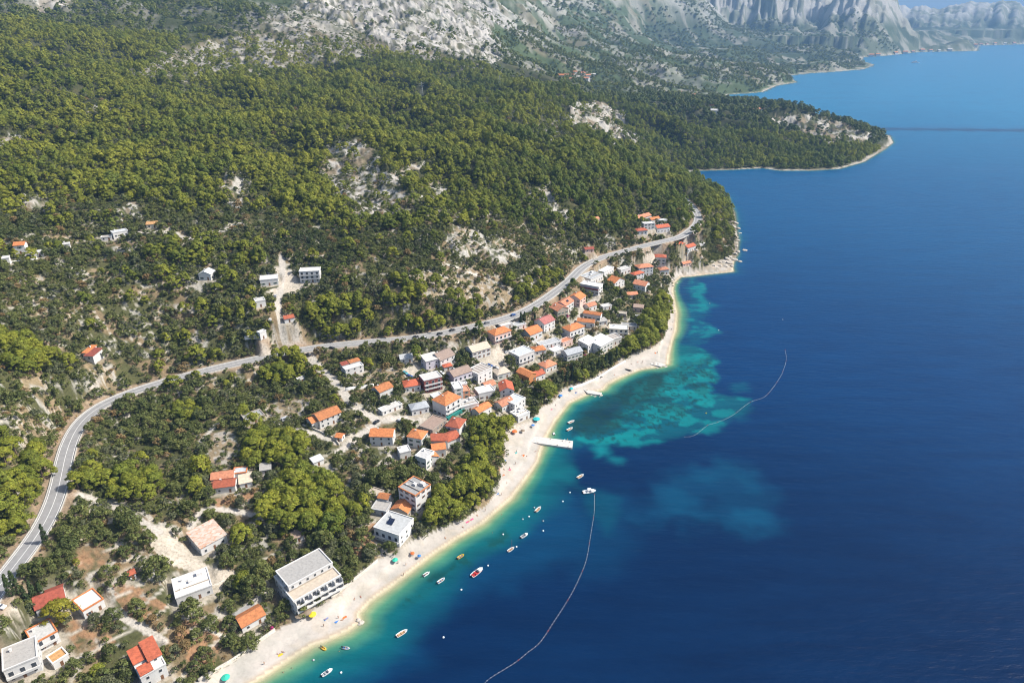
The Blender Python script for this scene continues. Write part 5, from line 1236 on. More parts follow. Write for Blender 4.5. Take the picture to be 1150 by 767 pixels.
# low bushes on the bare rock of the upper hill
x, y, h, d, px, py = scatter_pts(6.5, 950, 2500, 49, x0=-1500, x1=900)
rnd = g.uniform(size=len(x)); nz2 = fbm(x/30, y/30, 4, 431); wx = px + (nz2-.5)*24; wy = py + (nz2-.5)*10
thin = inpoly(wx, wy, [(150,84),(330,-60),(560,80),(430,62),(270,84)]) | (rockmask(wx, wy) > .3); thin &= ~inpoly(px, py, ROCK_PX[3]) | (g.uniform(size=len(x)) < .12); cliff = inpoly(wx, wy, [(325,-80),(334,6),(384,32),(430,46),(520,64),(566,74),(552,48),(580,20),(600,-80)]); top = (py < 45) & (px < 340)
p = np.where(thin, np.where(nz2 > .48, .62, .25), np.where(top, .35, 0)); p = np.where(cliff, np.where(nz2 > .55, .34, .06), p); k = rnd < p
x, y, h = x[k], y[k], h[k]; n = len(x); s = g.uniform(.35, 1.0, n)
scatter('mountain_scrub', np.stack([x, y, h-.3], 1), sv3(s, g.uniform(.7, 1.0, n)), g.uniform(0, 6.28, n), g.randint(0, 4, n), g.uniform(-.3, .5, n), [make_kind('oak', 560+i, 2)[0] for i in range(4)], 'low dark bushes dotted over the bare rock of the upper hill', 'scrub')
# distant woods
x, y, h, d, px, py = scatter_pts(11.0, 1500, 3300, 45, x0=-1500, x1=2600)
rnd = g.uniform(size=len(x)); nz = fbm(x/150, y/150, 4, 401); nz2 = fbm(x/40, y/40, 3, 411); wx = px + (nz2-.5)*30; wy = py + (nz-.5)*14; rk = rockmask(wx, wy)
pen = (py > 108) & (px > 690)
p = np.where(pen, .9, np.where(nz > .5, .62, .18)); p *= 1-np.clip(rk, 0, 1)*.94
p = np.where((h > 190) & (px > 300), p*.25, p); p = np.where(cliffp := inpoly(wx, wy, [(325,-80),(334,6),(384,32),(430,46),(520,64),(566,74),(552,48),(580,20),(600,-80)]), np.where(nz2 > .6, .12, .01), p)
p = np.where(d < 14, 0, p); k = (rnd < p); x, y, h, px, py = x[k], y[k], h[k], px[k], py[k]
pen = (py > 108) & (px > 690)
protoF = [make_kind('farp', 600+i, 2)[0] for i in range(5)]
n = len(x); s = g.uniform(.8, 1.5, n)*np.where(pen, 1.05, 1.0)
scatter('distant_woods', np.stack([x, y, h-.8], 1), sv3(s, g.uniform(.8, 1.1, n)), g.uniform(0, 6.28, n), g.randint(0, 5, n), np.where(pen, .35, 0)+g.uniform(-.2, .4, n), protoF, 'dark woods on the peninsula and the valleys behind the hill', 'woods')
x, y, h, d, px, py = scatter_pts(19.0, 3300, 5600, 47, x0=-1500, x1=5200)
rnd = g.uniform(size=len(x)); nz = fbm(x/260, y/260, 4, 421); p = np.where(nz > .48, .6, .12)*(1-sstep(260, 480, h)); k = (rnd < p) & (d > 25); x, y, h = x[k], y[k], h[k]; n = len(x)
scatter('farthest_woods', np.stack([x, y, h-2], 1), sv3(g.uniform(1.3, 2.4, n), g.uniform(.5, .8, n)), g.uniform(0, 6.28, n), g.randint(0, 5, n), g.uniform(-.1, .5, n), protoF, 'patches of wood on the slopes under the far mountains', 'woods')
print('far', n)
# ------------------------------------------------------------------ walls, pier, rocks, boats, cars, people and the small things
def poly_wall(name, pxs, z0, hgt_, thick, m, label, cat='wall', ground=True, sink=1.2):
    P = np.array([hit(a, b)[:2] if z0 is None else at(a, b, z0)[:2] for a, b in pxs]); P = resample(smooth_poly(P, 4), 2.0)
    z = hgt(P[:, 0], P[:, 1]); z = np.convolve(np.pad(z, 2, 'edge'), np.ones(5)/5, 'valid') + hgt_
    o = add(name, strip(name, P, -thick/2, thick/2, z, m, hgt_+sink), m); tag(o, label, cat); return o
poly_wall('stone_wall', [(223,765),(243,753),(262,742),(287,724),(309,708)], None, 1.5, .7, M['drystone'], 'pale stone wall along the back of the lower beach below the red soil')
poly_wall('retaining_wall', [(388,439),(404,437),(420,434.5)], None, 2.2, .5, wallmat('white'), 'long white retaining wall right of the village lane', 'retaining wall')
poly_wall('retaining_wall', [(567,396),(580,392),(594,388)], None, 1.8, .5, wallmat('white'), 'white wall of the village plaza above the ribbon balcony block', 'retaining wall')
poly_wall('stone_wall', [(372,671),(393,655),(410,642),(424,630)], None, 1.3, .6, M['drystone'], 'pale stone wall on the terraced bank right of the beach hotel')
poly_wall('stone_wall', [(340,478),(356,484),(374,492),(381,500)], None, 1.1, .5, M['drystone'], 'garden wall in front of the orange gable house above the lane bend')
poly_wall('garden_wall', [(641,437),(665,428),(684,416.5),(702,406)], None, 1.2, .6, wallmat('white'), 'white wall along the back of the upper beach below the cypresses')
poly_wall('stone_wall', [(252,652),(240,658),(222,652)], None, .8, .5, M['drystone'], 'low pale wall on the lower rim of the gravel yard')
poly_wall('stone_wall', [(5,297),(22,295),(42,291)], None, 1.6, .6, wallmat('white'), 'white terrace wall before the tower house on the left hillside')
for sgn, lab in ((1, 'low pale kerb wall on the seaward side of the main road'), (-1, 'low pale kerb wall on the uphill side of the main road')):
    a, b = (4.0, 4.4) if sgn > 0 else (-4.4, -4.0)
    tag(add('kerb_wall', strip('kerb_wall', road[:-2], a, b, ROAD_Z+.40, M['kerb'], 1.0), M['kerb']), lab, 'kerb wall')
# hedge and flowering shrubs
def hedge(pxs, label, r=.8, h=1.0, step=.8, kind_='oak', name='hedge', cat='hedge'):
    P = resample(np.array([hit(a, b) for a, b in pxs]), step); c = np.c_[P[:, 0], P[:, 1], hgt(P[:, 0], P[:, 1])+h*.4]
    o = add(name, leaf_mesh(name, c, r, 40, .24, M[kind_], len(label), flat=h), None); tag(o, label, cat)
hedge([(282,722),(296,712),(312,700)], 'clipped green hedge in front of the orange beach cottage', 1.0)
hedge([(230,759),(247,750)], 'green shrubs on the beach wall under the red soil', .9, 1, 1.0)
hedge([(262,741),(275,732)], 'low green shrubs on the beach wall left of the cottage', .9, 1, 1.0)
hedge([(294,325.5),(303,324.5),(312,323.5)], 'green hedge in front of the white flat house on the hillside drive', .9)
for a, b, s, t in [(652,340,1.9,'magenta bougainvillea climbing beside the pink gable with the bright orange roof'),(638,358,1.3,'magenta bougainvillea at the foot of the brown stone gable'),(657,402,1.6,'pink bougainvillea beside the grey-roofed house near the upper beach'),(306,707,1.0,'magenta bush at the end of the beach cottage hedge'),(536,410,1.0,'magenta bougainvillea at the edge of the plaza')]:
    p = hit(a, b); c = dome(14, s*.8, .4, s*1.5, int(a), .5); o = add('flowering_shrub', leaf_mesh('flowering_shrub', c, s*.42, 40, .2, M['pinkfl'], int(a)), None, None, (p[0], p[1], hgt(p[0], p[1]))); tag(o, t, 'shrub')
# palm
def palm(px, py, H, label):
    p = hit(px, py); o = empty('palm_tree', (p[0], p[1], hgt(p[0], p[1]))); tag(o, label, 'palm tree')
    b = MB(); b.tube([(0, 0, -.5), (.1, 0, H*.5), (.25, .1, H)], [.28, .22, .2], 8); b.build('trunk', M['bark'], o)
    f = MB()
    for k in range(22):
        a = k*2.4; el = .9-.08*(k % 12); L = 2.6; P = []
        for j in range(6):
            t = j/5; P.append(Vector((.25+math.cos(a)*L*t*math.cos(el*(1-t)), .1+math.sin(a)*L*t*math.cos(el*(1-t)), H+L*(math.sin(el)*t-.75*t*t))))
        sd_ = Vector((-math.sin(a), math.cos(a), 0))
        for j in range(5):
            w0, w1 = .38*math.sin(math.pi*(j/5*.85+.12)), .38*math.sin(math.pi*((j+1)/5*.85+.12))
            for s in (-1, 1): f.face([P[j], P[j+1], P[j+1]+sd_*s*w1-Vector((0, 0, .18)), P[j]+sd_*s*w0-Vector((0, 0, .18))])
    me = f.mesh('crown', M['oak']); a_ = me.attributes.new('Col', 'FLOAT_COLOR', 'POINT'); a_.data.foreach_set('color', np.tile([1.3, 1.3, 1.1, 1.0], len(me.vertices)).astype(np.float32)); add('crown', me, None, o)
palm(521, 500, 7.0, 'tall date palm beside the small red-roofed house at the beach grove')
palm(28, 706, 3.6, 'small palm in front of the terracotta-edged terrace house at the bottom left')
# pier
PIER = [at(a, b, 1.1) for a, b in ((568,486.5),(605,490.5),(643.6,495),(642.6,503),(604,497.5),(568,491.5))]
def prism_from(P, z0, z1):
    b = MB(); n = len(P); b.face([(p[0], p[1], z1) for p in P]); b.face([(p[0], p[1], z0) for p in P][::-1])
    for i in range(n): q, r_ = P[i], P[(i+1) % n]; b.face([(q[0], q[1], z0), (r_[0], r_[1], z0), (r_[0], r_[1], z1), (q[0], q[1], z1)])
    return b
po = empty('pier', (PIER[2][0], PIER[2][1], 0)); tag(po, 'pale concrete pier running out from the beach grove', 'pier')
off = np.array([PIER[2][0], PIER[2][1], 0])
prism_from([p-off for p in PIER[1:5]], -4, 1.1).build('deck', M['concrete'], po)
prism_from([PIER[i]-off for i in (0, 1, 4, 5)], -2, 1.05).build('causeway', M['concrete'], po)
for a, b in ((618,493.5),(632,495.3),(640,496.5),(626,500),(638,502)):
    p = at(a, b, 1.1)-off; q = MB(); q.tube([(p[0], p[1], 1.0), (p[0], p[1], 1.5)], .16, 8); q.tube([(p[0], p[1], 1.5), (p[0], p[1], 1.62)], .24, 8); q.build('bollard', M['door'], po)
p = at(641, 503, 1.1)-off; q = MB(); [q.tube([(p[0]+s, p[1]-.1, -1), (p[0]+s, p[1]-.1, 1.9)], .05, 6) for s in (-.3, .3)]; [q.tube([(p[0]-.3, p[1]-.1, z), (p[0]+.3, p[1]-.1, z)], .04, 5) for z in (-.4, 0, .4, .8)]; q.build('ladder', M['rail'], po)
# rocks
M['rock'] = simple('pale_boulder', (.40, .36, .31), .95, .35, .9, bmp=.6)
def rock_mesh(seed, sq=(1, 1, .65)):
    import bmesh
    bm = bmesh.new(); bmesh.ops.create_icosphere(bm, subdivisions=3, radius=1); g = np.random.RandomState(seed); pl = g.normal(size=(9, 3)); pl /= np.linalg.norm(pl, axis=1)[:, None]; ph = g.uniform(.62, .95, 9)
    for v in bm.verts:
        c = np.array(v.co); k = (pl @ c)
        for q in range(9):
            if k[q] > ph[q]: c = c - pl[q]*(k[q]-ph[q])*.9
        c = c*(1+.10*(vnoise(c[0]*3+seed, c[1]*3+c[2]*2, seed)-.5)); v.co = Vector(c*np.array(sq))
    me = bpy.data.meshes.new('boulder'); bm.to_mesh(me); bm.free(); me.materials.append(M['rock']); return me
ROCKS = [rock_mesh(s) for s in range(7)]
rg = random.Random(3)
def boulder(px, py, size, label, group=None, z=None):
    p = at(px, py, 0.2); zz = max(hgt(p[0], p[1]), -.6) if z is None else z
    o = add('boulder', rg.choice(ROCKS), None, None, (p[0], p[1], zz+size*.12), rg.uniform(0, 6)); o.scale = (size*rg.uniform(.8, 1.25), size*rg.uniform(.8, 1.2), size*rg.uniform(.7, 1.0)); tag(o, label, 'boulder', group)
for a, b, s in [(822,247,4),(826,251,4.5),(824,256,3.5),(829,257,3.5),(831,262,3),(822,262,3.5),(827,267,2.5),(822,280,3.2),(827,277,3),(829,283,3.2),(824,286,4),(820,290,4.2),(825,292,3.4),(816,292,3.5),(819,296,4),(812,295,3),(822,299,3),(808,296,2.5),(829,270,2.2),(815,300,3),(808,301,2.5),(801,302,2.2),(794,302.5,2),(786,301,2.2),(780,300,1.8),(774,303,2)]:
    boulder(a, b, s*.85, 'pale boulder heaped along the rocky tip of the cape', 'boulders of the cape')
boulder(836.5, 281, 3.0, 'lone boulder standing in the sea off the cape, the upper of two'); boulder(831, 293.5, 2.6, 'lone boulder standing in the sea off the cape, the lower of two')
for a, b, s in [(757,314,2.6),(760,318,2.8),(756,321,2.2),(763,323,1.8),(758,327,1.8),(757,333,1.6),(757,341,1.5),(758,349,1.4),(756,362,1.3)]: boulder(a, b, s*.55, 'boulder at the narrow north end of the upper beach', 'boulders of the narrow beach')
for a, b, s in [(659,439,1.8),(663,440.5,2),(667,441.5,2.2),(671,442.5,2.2),(675,443.5,2),(668,444.5,1.8),(664,443.5,1.6),(673,445.5,1.5)]: boulder(a, b, s*.7, 'rock of the short groyne in the middle of the upper beach', 'rocks of the middle groyne')
for a, b, s in [(735,409,1.6),(739,410,2),(744,410.5,2.2),(748,411.5,1.8),(738,413,1.6),(744,414,1.6)]: boulder(a, b, s*.7, 'rock of the groyne at the bright end of the upper beach', 'rocks of the end groyne')
for a, b, s in [(402,696,1.5),(406,698,1.7),(410,701,1.2),(404,700,1.0)]: boulder(a, b, s*.75, 'brown rock at the waterline below the beach hotel', 'rocks below the hotel')
b_ = prism_from([at(a, b, .9) for a, b in ((655,437),(664,438.5),(676,441),(674,443.5),(660,441.5))], -.8, .95); tag(b_.build('groyne', M['concrete']), 'pale stone platform of the short groyne in the middle of the upper beach', 'groyne')
b_ = prism_from([at(a, b, .8) for a, b in ((730,405.5),(742,407.5),(748,409.5),(742,411.5),(731,409))], -.8, .85); tag(b_.build('groyne', M['concrete']), 'pale stone platform at the bright end of the upper beach', 'groyne')
# boats
M['hull'] = simple('white_gelcoat', (.78, .78, .77), .25, .04, 2.0); M['motor'] = simple('outboard_black', (.03, .03, .035), .4); M['bwood'] = simple('boat_wood', (.36, .22, .11), .6, .25, 3); M['bred'] = simple('red_vinyl', (.42, .035, .035), .5); M['bblue'] = simple('blue_vinyl', (.03, .16, .42), .5); M['byellow'] = simple('yellow_paint', (.70, .42, .03), .4); M['bgrey'] = simple('grey_rubber', (.36, .37, .39), .6)
def hull_mesh(L, Wd, m, z=.62):
    b = MB(); st = [-.5, -.42, -.2, .1, .3, .42, .5]; wd = [.80, .90, 1.0, .96, .72, .38, .03]; ins = []; rings = []
    for s, w in zip(st, wd):
        hw = Wd/2*w; zz = z*(1 + .35*max(0, s+.1)); x = s*L; bot = -.22
        rings.append([(x, -hw, zz), (x*.97, -hw*.78, .1), (x*.92, 0, bot), (x*.97, hw*.78, .1), (x, hw, zz)])
        hi_ = max(hw-.16, .01); ins.append([(x*.95, -hi_, zz-.02), (x*.92, -hi_*.9, .16), (x*.92, hi_*.9, .16), (x*.95, hi_, zz-.02)])
    for A, B in zip(rings[:-1], rings[1:]):
        for k in range(4): b.face([A[k], B[k], B[k+1], A[k+1]])
    b.face(rings[0][::-1])
    for (A, a2), (B, b2) in zip(zip(rings[:-1], ins[:-1]), zip(rings[1:], ins[1:])):
        b.face([A[0], B[0], b2[0], a2[0]]); b.face([A[4], B[4], b2[3], a2[3]])
        for k in range(3): b.face([a2[k], b2[k], b2[k+1], a2[k+1]])
    b.face([rings[0][0], rings[0][4], ins[0][3], ins[0][0]]); b.face(ins[0]); b.face(ins[-1]); b.face([rings[-1][0], rings[-1][4], ins[-1][3], ins[-1][0]])
    return b.mesh('hull', m, False)
def boat(px, py, dx, dy, L, kind_, hm, sm, label):
    """centre pixel, direction of the bow in pixels"""
    p = at(px, py, .2); q = at(px+dx, py+dy, .2); rz = math.atan2(q[1]-p[1], q[0]-p[0]); Wd = L*.40
    o = empty(dict(row='rowing_boat', motor='motorboat', sail='sailing_boat', cruiser='cabin_cruiser', dinghy='dinghy', ship='passenger_ship')[kind_], (p[0], p[1], -.04), rz); tag(o, label, 'boat')
    if kind_ == 'dinghy':
        b = MB(); w = Wd*.42
        b.tube([(-L*.5, -w, .28), (L*.15, -w, .30), (L*.40, -w*.62, .36), (L*.5, 0, .42), (L*.40, w*.62, .36), (L*.15, w, .30), (-L*.5, w, .28)], .24, 10); b.build('tube', hm, o, smooth=True)
        b = MB(); b.box(-L*.45, L*.36, -w, w, .06, .14); b.build('floor', sm, o)
        b = MB(); b.box(-L*.1, L*.0, -w, w, .30, .36); b.build('thwart', M['bwood'], o)
    else:
        add('hull', hull_mesh(L, Wd, hm), None, o)
        b = MB(); b.box(-L*.44, L*.30, -Wd*.36, Wd*.36, .17, .20); b.build('floor', sm if kind_ != 'row' else M['bwood'], o)
        if kind_ in ('row', 'sail'):
            for x in (-.34, -.05, .22): b = MB(); b.box(x*L-.14, x*L+.14, -Wd*.40, Wd*.40, .42, .47); b.build('thwart', sm, o)
        if kind_ in ('motor', 'cruiser'):
            b = MB(); b.prism([(L*.05, .55), (L*.40, .66), (L*.34, .92), (L*.10, 1.10)], 'y', -Wd*.30, Wd*.30); b.build('foredeck', M['hull'], o)
            b = MB(); b.prism([(L*.06, 1.05), (L*.12, 1.05), (L*.05, 1.55), (L*.035, 1.55)], 'y', -Wd*.30, Wd*.30); b.build('windscreen', M['glass'], o)
            for y in (-.2, .2): b = MB(); b.box(-L*.20, -L*.08, (y-.11)*Wd, (y+.11)*Wd, .2, .75); b.box(-L*.23, -L*.20, (y-.11)*Wd, (y+.11)*Wd, .2, 1.1); b.build('seat', sm, o)
            b = MB(); b.box(-L*.43, -L*.33, -Wd*.34, Wd*.34, .2, .62); b.build('bench', sm, o)
        if kind_ == 'cruiser':
            b = MB(); b.box(-L*.15, L*.12, -Wd*.30, Wd*.30, 1.95, 2.03); [b.tube([(x*L, y*Wd, .6), (x*L, y*Wd, 1.96)], .04, 6) for x in (-.13, .09) for y in (-.27, .27)]; b.build('canopy', M['hull'], o)
    if kind_ in ('motor', 'dinghy', 'row', 'cruiser'):
        b = MB(); b.box(-L*.5-.38, -L*.5-.02, -.17, .17, .55, 1.05); b.box(-L*.5-.30, -L*.5-.12, -.07, .07, -.5, .55); mo = b.build('outboard', M['motor'], o); b = MB(); b.tube([(-L*.5-.05, 0, .95), (-L*.5+.45, .05, 1.0)], .03, 6); b.build('tiller', M['motor'], mo)
    if kind_ == 'sail':
        b = MB(); b.tube([(L*.12, 0, .2), (L*.12, 0, 6.2)], [.07, .04], 7); b.build('mast', M['bred'], o)
        b = MB(); b.tube([(L*.12, 0, 1.1), (-L*.34, 0, 1.0)], .05, 6); b.build('boom', M['bwood'], o)
        b = MB(); b.tube([(L*.08, 0, 1.22), (-L*.1, 0, 1.26), (-L*.32, 0, 1.14)], [.1, .13, .06], 8); b.build('furled_sail', M['bgrey'], o)
    return o
boat(367.5,755,18,-12,4.6,'motor',M['hull'],M['bgrey'],'small white motorboat closest to the bottom edge')
boat(451.5,711,19,-12,5.2,'row',M['hull'],M['bwood'],'white open boat alone off the bend of the lower beach')
boat(363.5,728,14,9,2.6,'dinghy',M['byellow'],M['bwood'],'little yellow dinghy close to the sand of the lower beach')
boat(388.5,727.5,15,2,3.0,'dinghy',M['bgrey'],M['bblue'],'little grey dinghy in shallow water right of the yellow dinghy')
boat(478.5,644.5,16,-11,3.6,'dinghy',M['hull'],M['motor'],'small white inflatable with dark floor nearest the beach of the moored line')
boat(495.5,652,16,-11,4.2,'row',M['hull'],M['bblue'],'small white rowing boat with blue thwarts')
boat(517.5,625,16,-10,4.0,'row',M['byellow'],M['bblue'],'yellow and white rowing boat with blue inside, inshore of the big speedboat')
boat(536,642.5,16,-13,7.2,'motor',M['hull'],M['bred'],'big white speedboat with red seats, largest of the moored line')
boat(574,617,16,-11,4.2,'sail',M['hull'],M['bwood'],'white sailing dinghy with bare red mast')
boat(589,601.5,17,-11,4.6,'motor',M['hull'],M['bgrey'],'white motorboat moored next to the red-masted sailing dinghy')
boat(604.5,572,13,-13,4.8,'row',M['hull'],M['bwood'],'white and brown open boat between the beach grove and the end of the pier')
boat(652,535,15,-9,5.0,'row',M['hull'],M['bwood'],'white and tan open boat inshore of the cabin boat on the buoy line')
boat(662,552,20,-3,7.4,'cruiser',M['hull'],M['hull'],'white cabin boat lying at the head of the long buoy line')
boat(641.5,474,18,-8,5.2,'row',M['hull'],M['bgrey'],'farther of two white open boats moored beyond the pier')
boat(640,482,17,-9,5.0,'row',M['hull'],M['bwood'],'nearer of two white open boats moored beyond the pier')
boat(622,487,-3,-10,2.6,'dinghy',M['hull'],M['bgrey'],'tiny white dinghy tied beside the pier')
boat(661,551.5,0,0.1,1,'dinghy',M['hull'],M['hull'],'x') if False else None
# the ship far out
p = at(1028, 71, 0); so_ = empty('passenger_ship', (p[0], p[1], -.5), .1); tag(so_, 'small white ship far out in front of the mountain shore', 'ship')
me = hull_mesh(44, 9, M['hull'], 3.2); add('hull', me, None, so_)
for nm, x0, x1, z0, z1 in (('lower_deck', -18, 9, 2.6, 5.6), ('upper_deck', -14, 5, 5.6, 8.4), ('bridge', -1, 4, 8.4, 10.6)): b = MB(); b.box(x0, x1, -3.4, 3.4, z0, z1); b.build(nm, wallmat('white'), so_)
b = MB(); b.tube([(-6, 0, 8.4), (-6.6, 0, 12)], 1.0, 8); b.build('funnel', M['bblue'], so_)
# swimming-area lines: rope and floats
fl = MB(); fl.tube([(0, 0, -.22), (0, 0, -.12), (0, 0, .12), (0, 0, .22)], [.06, .14, .14, .06], 8); FLOAT = {c: fl.mesh('float', M[c]) for c in ('hull', 'byellow', 'bred')}
def buoy_line(pxs, label, step=2.2):
    P = resample(smooth_poly([at(a, b, 0.0) for a, b in pxs], 8), step); o = empty('buoy_line', (P[0][0], P[0][1], 0)); tag(o, label, 'buoy line')
    b = MB(); b.tube([(p[0]-P[0][0], p[1]-P[0][1], .05) for p in P], .035, 5); b.build('rope', M['bgrey'], o)
    for i, p in enumerate(P[:99]):
        f_ = add('float', FLOAT['bred' if i % 10 == 0 else 'hull'], None, o, (p[0]-P[0][0], p[1]-P[0][1], .06)); f_.scale = (1.0,)*3 if i % 10 else (1.6,)*3
buoy_line([(540,772),(550,761.6),(579,743.5),(593,732),(606.6,721),(622,698),(640.5,669),(651,648),(658.6,628),(664,596.5),(667.3,575),(667.6,555)], 'long rope of white floats trailing from the cabin boat to the bottom edge', 1.9)
buoy_line([(881.7,393),(883,403.5),(880,415),(874,427),(859.5,445),(842,452),(824,465.6),(809,473),(794.5,477.4)], 'curved rope of white floats round the turquoise shallows', 1.9)
buoy_line([(794.5,477.6),(779.7,489),(769,490.7)], 'short dark end of the float rope sinking towards the reef', 3.0)
bu = MB(); bu.tube([(0, 0, -.25), (0, 0, -.1), (0, 0, .18), (0, 0, .34)], [.15, .34, .34, .12], 10); BUOY = {c: bu.mesh('mooring_buoy', M[c], True) for c in ('hull', 'bgrey', 'byellow')}
for a, b, c in [(548,635,'hull'),(518,662,'hull'),(580,614,'hull'),(498,715.5,'hull'),(383,755,'hull'),(352,741,'bgrey'),(632,563,'hull'),(610,585,'bgrey'),(640,553,'hull'),(610,596,'hull'),(793,464,'byellow'),(879,359,'hull'),(807,371,'hull'),(797,341,'bgrey'),(634,494,'hull'),(565,600,'hull'),(600,570,'bgrey'),(594,580,'hull'),(587,583,'bgrey')]:
    p = at(a, b, .05); o = add('mooring_buoy', BUOY[c], None, None, (p[0], p[1], .05)); o.scale = (1.3,)*3; tag(o, 'small mooring buoy floating off the beaches', 'buoy', 'mooring buoys')
# cars
CARC = dict(dark=(.02, .022, .027), silver=(.42, .43, .45), white=(.72, .72, .72), blue=(.03, .09, .28), red=(.40, .02, .02), teal=(.05, .30, .36), grey=(.16, .165, .175))
def carmat(c):
    if 'car_'+c not in M: M['car_'+c] = simple('car_paint_'+c, CARC[c], .25, .04, 2.0)
    return M['car_'+c]
def car_mesh(c, van):
    b = MB(); hh = 1.0 if van else .9
    prof = [(-2.1, .30), (2.1, .30), (2.15, .62), (1.95, .80), (.95, .92), (.25, 1.42), (-1.35, 1.45), (-2.0, .98), (-2.12, .60)] if not van else [(-2.4, .32), (2.4, .32), (2.45, .75), (2.1, 1.0), (1.5, 1.95), (-2.35, 2.0), (-2.42, .6)]
    L = prof; i0 = len(b.v); n = len(L)
    for y, k in ((-.86, 1), (.86, 1)): pass
    lo, hi_ = [], []
    for s in (-1, 1):
        ring = [(x, s*(.88 if z < 1.0 else .72 if not van else .82), z) for x, z in L]; (lo if s < 0 else hi_).extend(ring)
    b.face(lo); b.face(hi_[::-1])
    for k in range(n): b.face([lo[k], hi_[k], hi_[(k+1) % n], lo[(k+1) % n]])
    return b.mesh('body', carmat(c))
def car_bits(van):
    w = MB()
    if not van:
        w.face([(.93, -.74, .97), (.93, .74, .97), (.30, .70, 1.40), (.30, -.70, 1.40)]); w.face([(-1.40, -.68, 1.42), (-1.40, .68, 1.42), (-1.96, .74, 1.03), (-1.96, -.74, 1.03)])
        w.v = [(x+(.02 if x > 0 else -.02), y, z+.015) for x, y, z in w.v]
        for s in (-1, 1): w.face([(.75, s*.885, .98), (.22, s*.735, 1.36), (-1.3, s*.735, 1.38), (-1.7, s*.885, 1.0)])
    else:
        w.face([(2.12, -.76, 1.06), (2.12, .76, 1.06), (1.56, .74, 1.88), (1.56, -.74, 1.88)]); w.v = [(x+.02, y, z) for x, y, z in w.v]
        for s in (-1, 1): w.face([(1.85, s*.89, 1.1), (1.4, s*.84, 1.8), (-2.1, s*.84, 1.82), (-2.1, s*.89, 1.1)])
    t = MB(); t.tube([(0, -.1, 0), (0, .1, 0)], .32, 12); r = MB(); r.tube([(0, -.115, 0), (0, .115, 0)], .18, 8); h = MB(); h.box(-.03, .03, -.17, .17, -.07, .07)
    return w.mesh('window', M['glass']), t.mesh('wheel', M['motor']), r.mesh('rim', M['rail']), h.mesh('headlight', M['hull'])
CB = {v: car_bits(v) for v in (False, True)}; CBODY = {}
def car(px, py, dx, dy, c, label, van=False, z=None, group=None):
    p = hit(px, py); 
    if z is not None: p = at(px, py, z)
    else: p[2] = hgt(p[0], p[1])
    q = at(px+dx, py+dy, p[2]); rz = math.atan2(q[1]-p[1], q[0]-p[0])
    o = empty('parked_van' if van else 'car', (p[0], p[1], p[2]+.02), rz); tag(o, label, 'van' if van else 'car', group)
    if (c, van) not in CBODY: CBODY[(c, van)] = car_mesh(c, van)
    add('body', CBODY[(c, van)], None, o); w, t, r, h = CB[van]; add('window', w, None, o)
    for x in (-1.3, 1.3):
        for y in (-.80, .80): k = add('wheel', t, None, o, (x, y, .32)); add('rim', r, None, k)
    for y in (-.6, .6): add('headlight', h, None, o, (2.2 if not van else 2.45, y, .66))
RZ = ROAD_Z+.01
for a, b, c, t in [(467,379.2,'dark','dark car on the main road above the grey-roofed bungalow'),(494,375.5,'dark','dark car on the main road, following the one beyond it'),(508,371.5,'dark','dark car on the main road in the middle of the pine belt'),(547,363.2,'grey','grey car on the main road above the pinkish hip-roofed house'),(576.5,354.5,'blue','dark blue car on the main road at the foot of the dry slope'),(779,243.5,'dark','dark car on the road bend of the cape')]:
    car(a, b, 14, -4 if a < 700 else 8, c, t, z=RZ)
car(476.5,385,14,-3,'silver','silver van parked at the lay-by above the bungalow',True); car(347,404,-9,-9,'dark','dark car waiting on the lane just below the junction'); car(373,394.5,14,-2,'dark','dark car half hidden by olive trees near the junction')
car(402.6,467.5,8,3,'dark','dark car parked at the lane bend beside the orange gable house'); car(423,474.5,9,-6,'dark','dark blue car parked on the bare plot below the lane'); car(449,473.5,12,4,'silver','silver car parked at the lane above the cube-like house')
car(484,467.5,10,-6,'dark','dark car parked before the tall orange-hipped house'); car(455,419.5,10,4,'teal','teal car on the parking deck behind the maroon block'); car(460,423,12,3,'blue','blue car on the parking deck next to the teal one'); car(472.5,418.5,10,-4,'white','white car at the parking deck by the lilac row house'); car(496,419.5,10,4,'white','white car behind the roof of the maroon block')
car(526.5,405.5,10,5,'dark','dark car at the upper edge of the plaza'); car(550,411,12,3,'blue','blue car parked on the plaza above the striped roof'); car(556,412.5,12,3,'silver','silver car parked on the plaza beside the blue one')
car(531,488,10,3,'white','white car in the shade of the beach pines'); car(320.7,471.5,9,-4,'silver','silver van on the dry field beside the stone slab building',True); car(619,388.5,8,4,'red','red car under the edge of the pale carport roof'); car(648,357.5,6,-8,'dark','dark car on the steep lane left of the twin orange roofs')
car(303,356.5,5,-9,'white','white car on the pale hillside drive'); car(303,308,10,-3,'dark','dark car beside the hedge-fronted flat house',van=False); car(309.5,333,4,-9,'silver','silver car higher on the pale hillside drive'); car(4,690,10,-6,'white','white car on the lay-by at the left edge below the road')
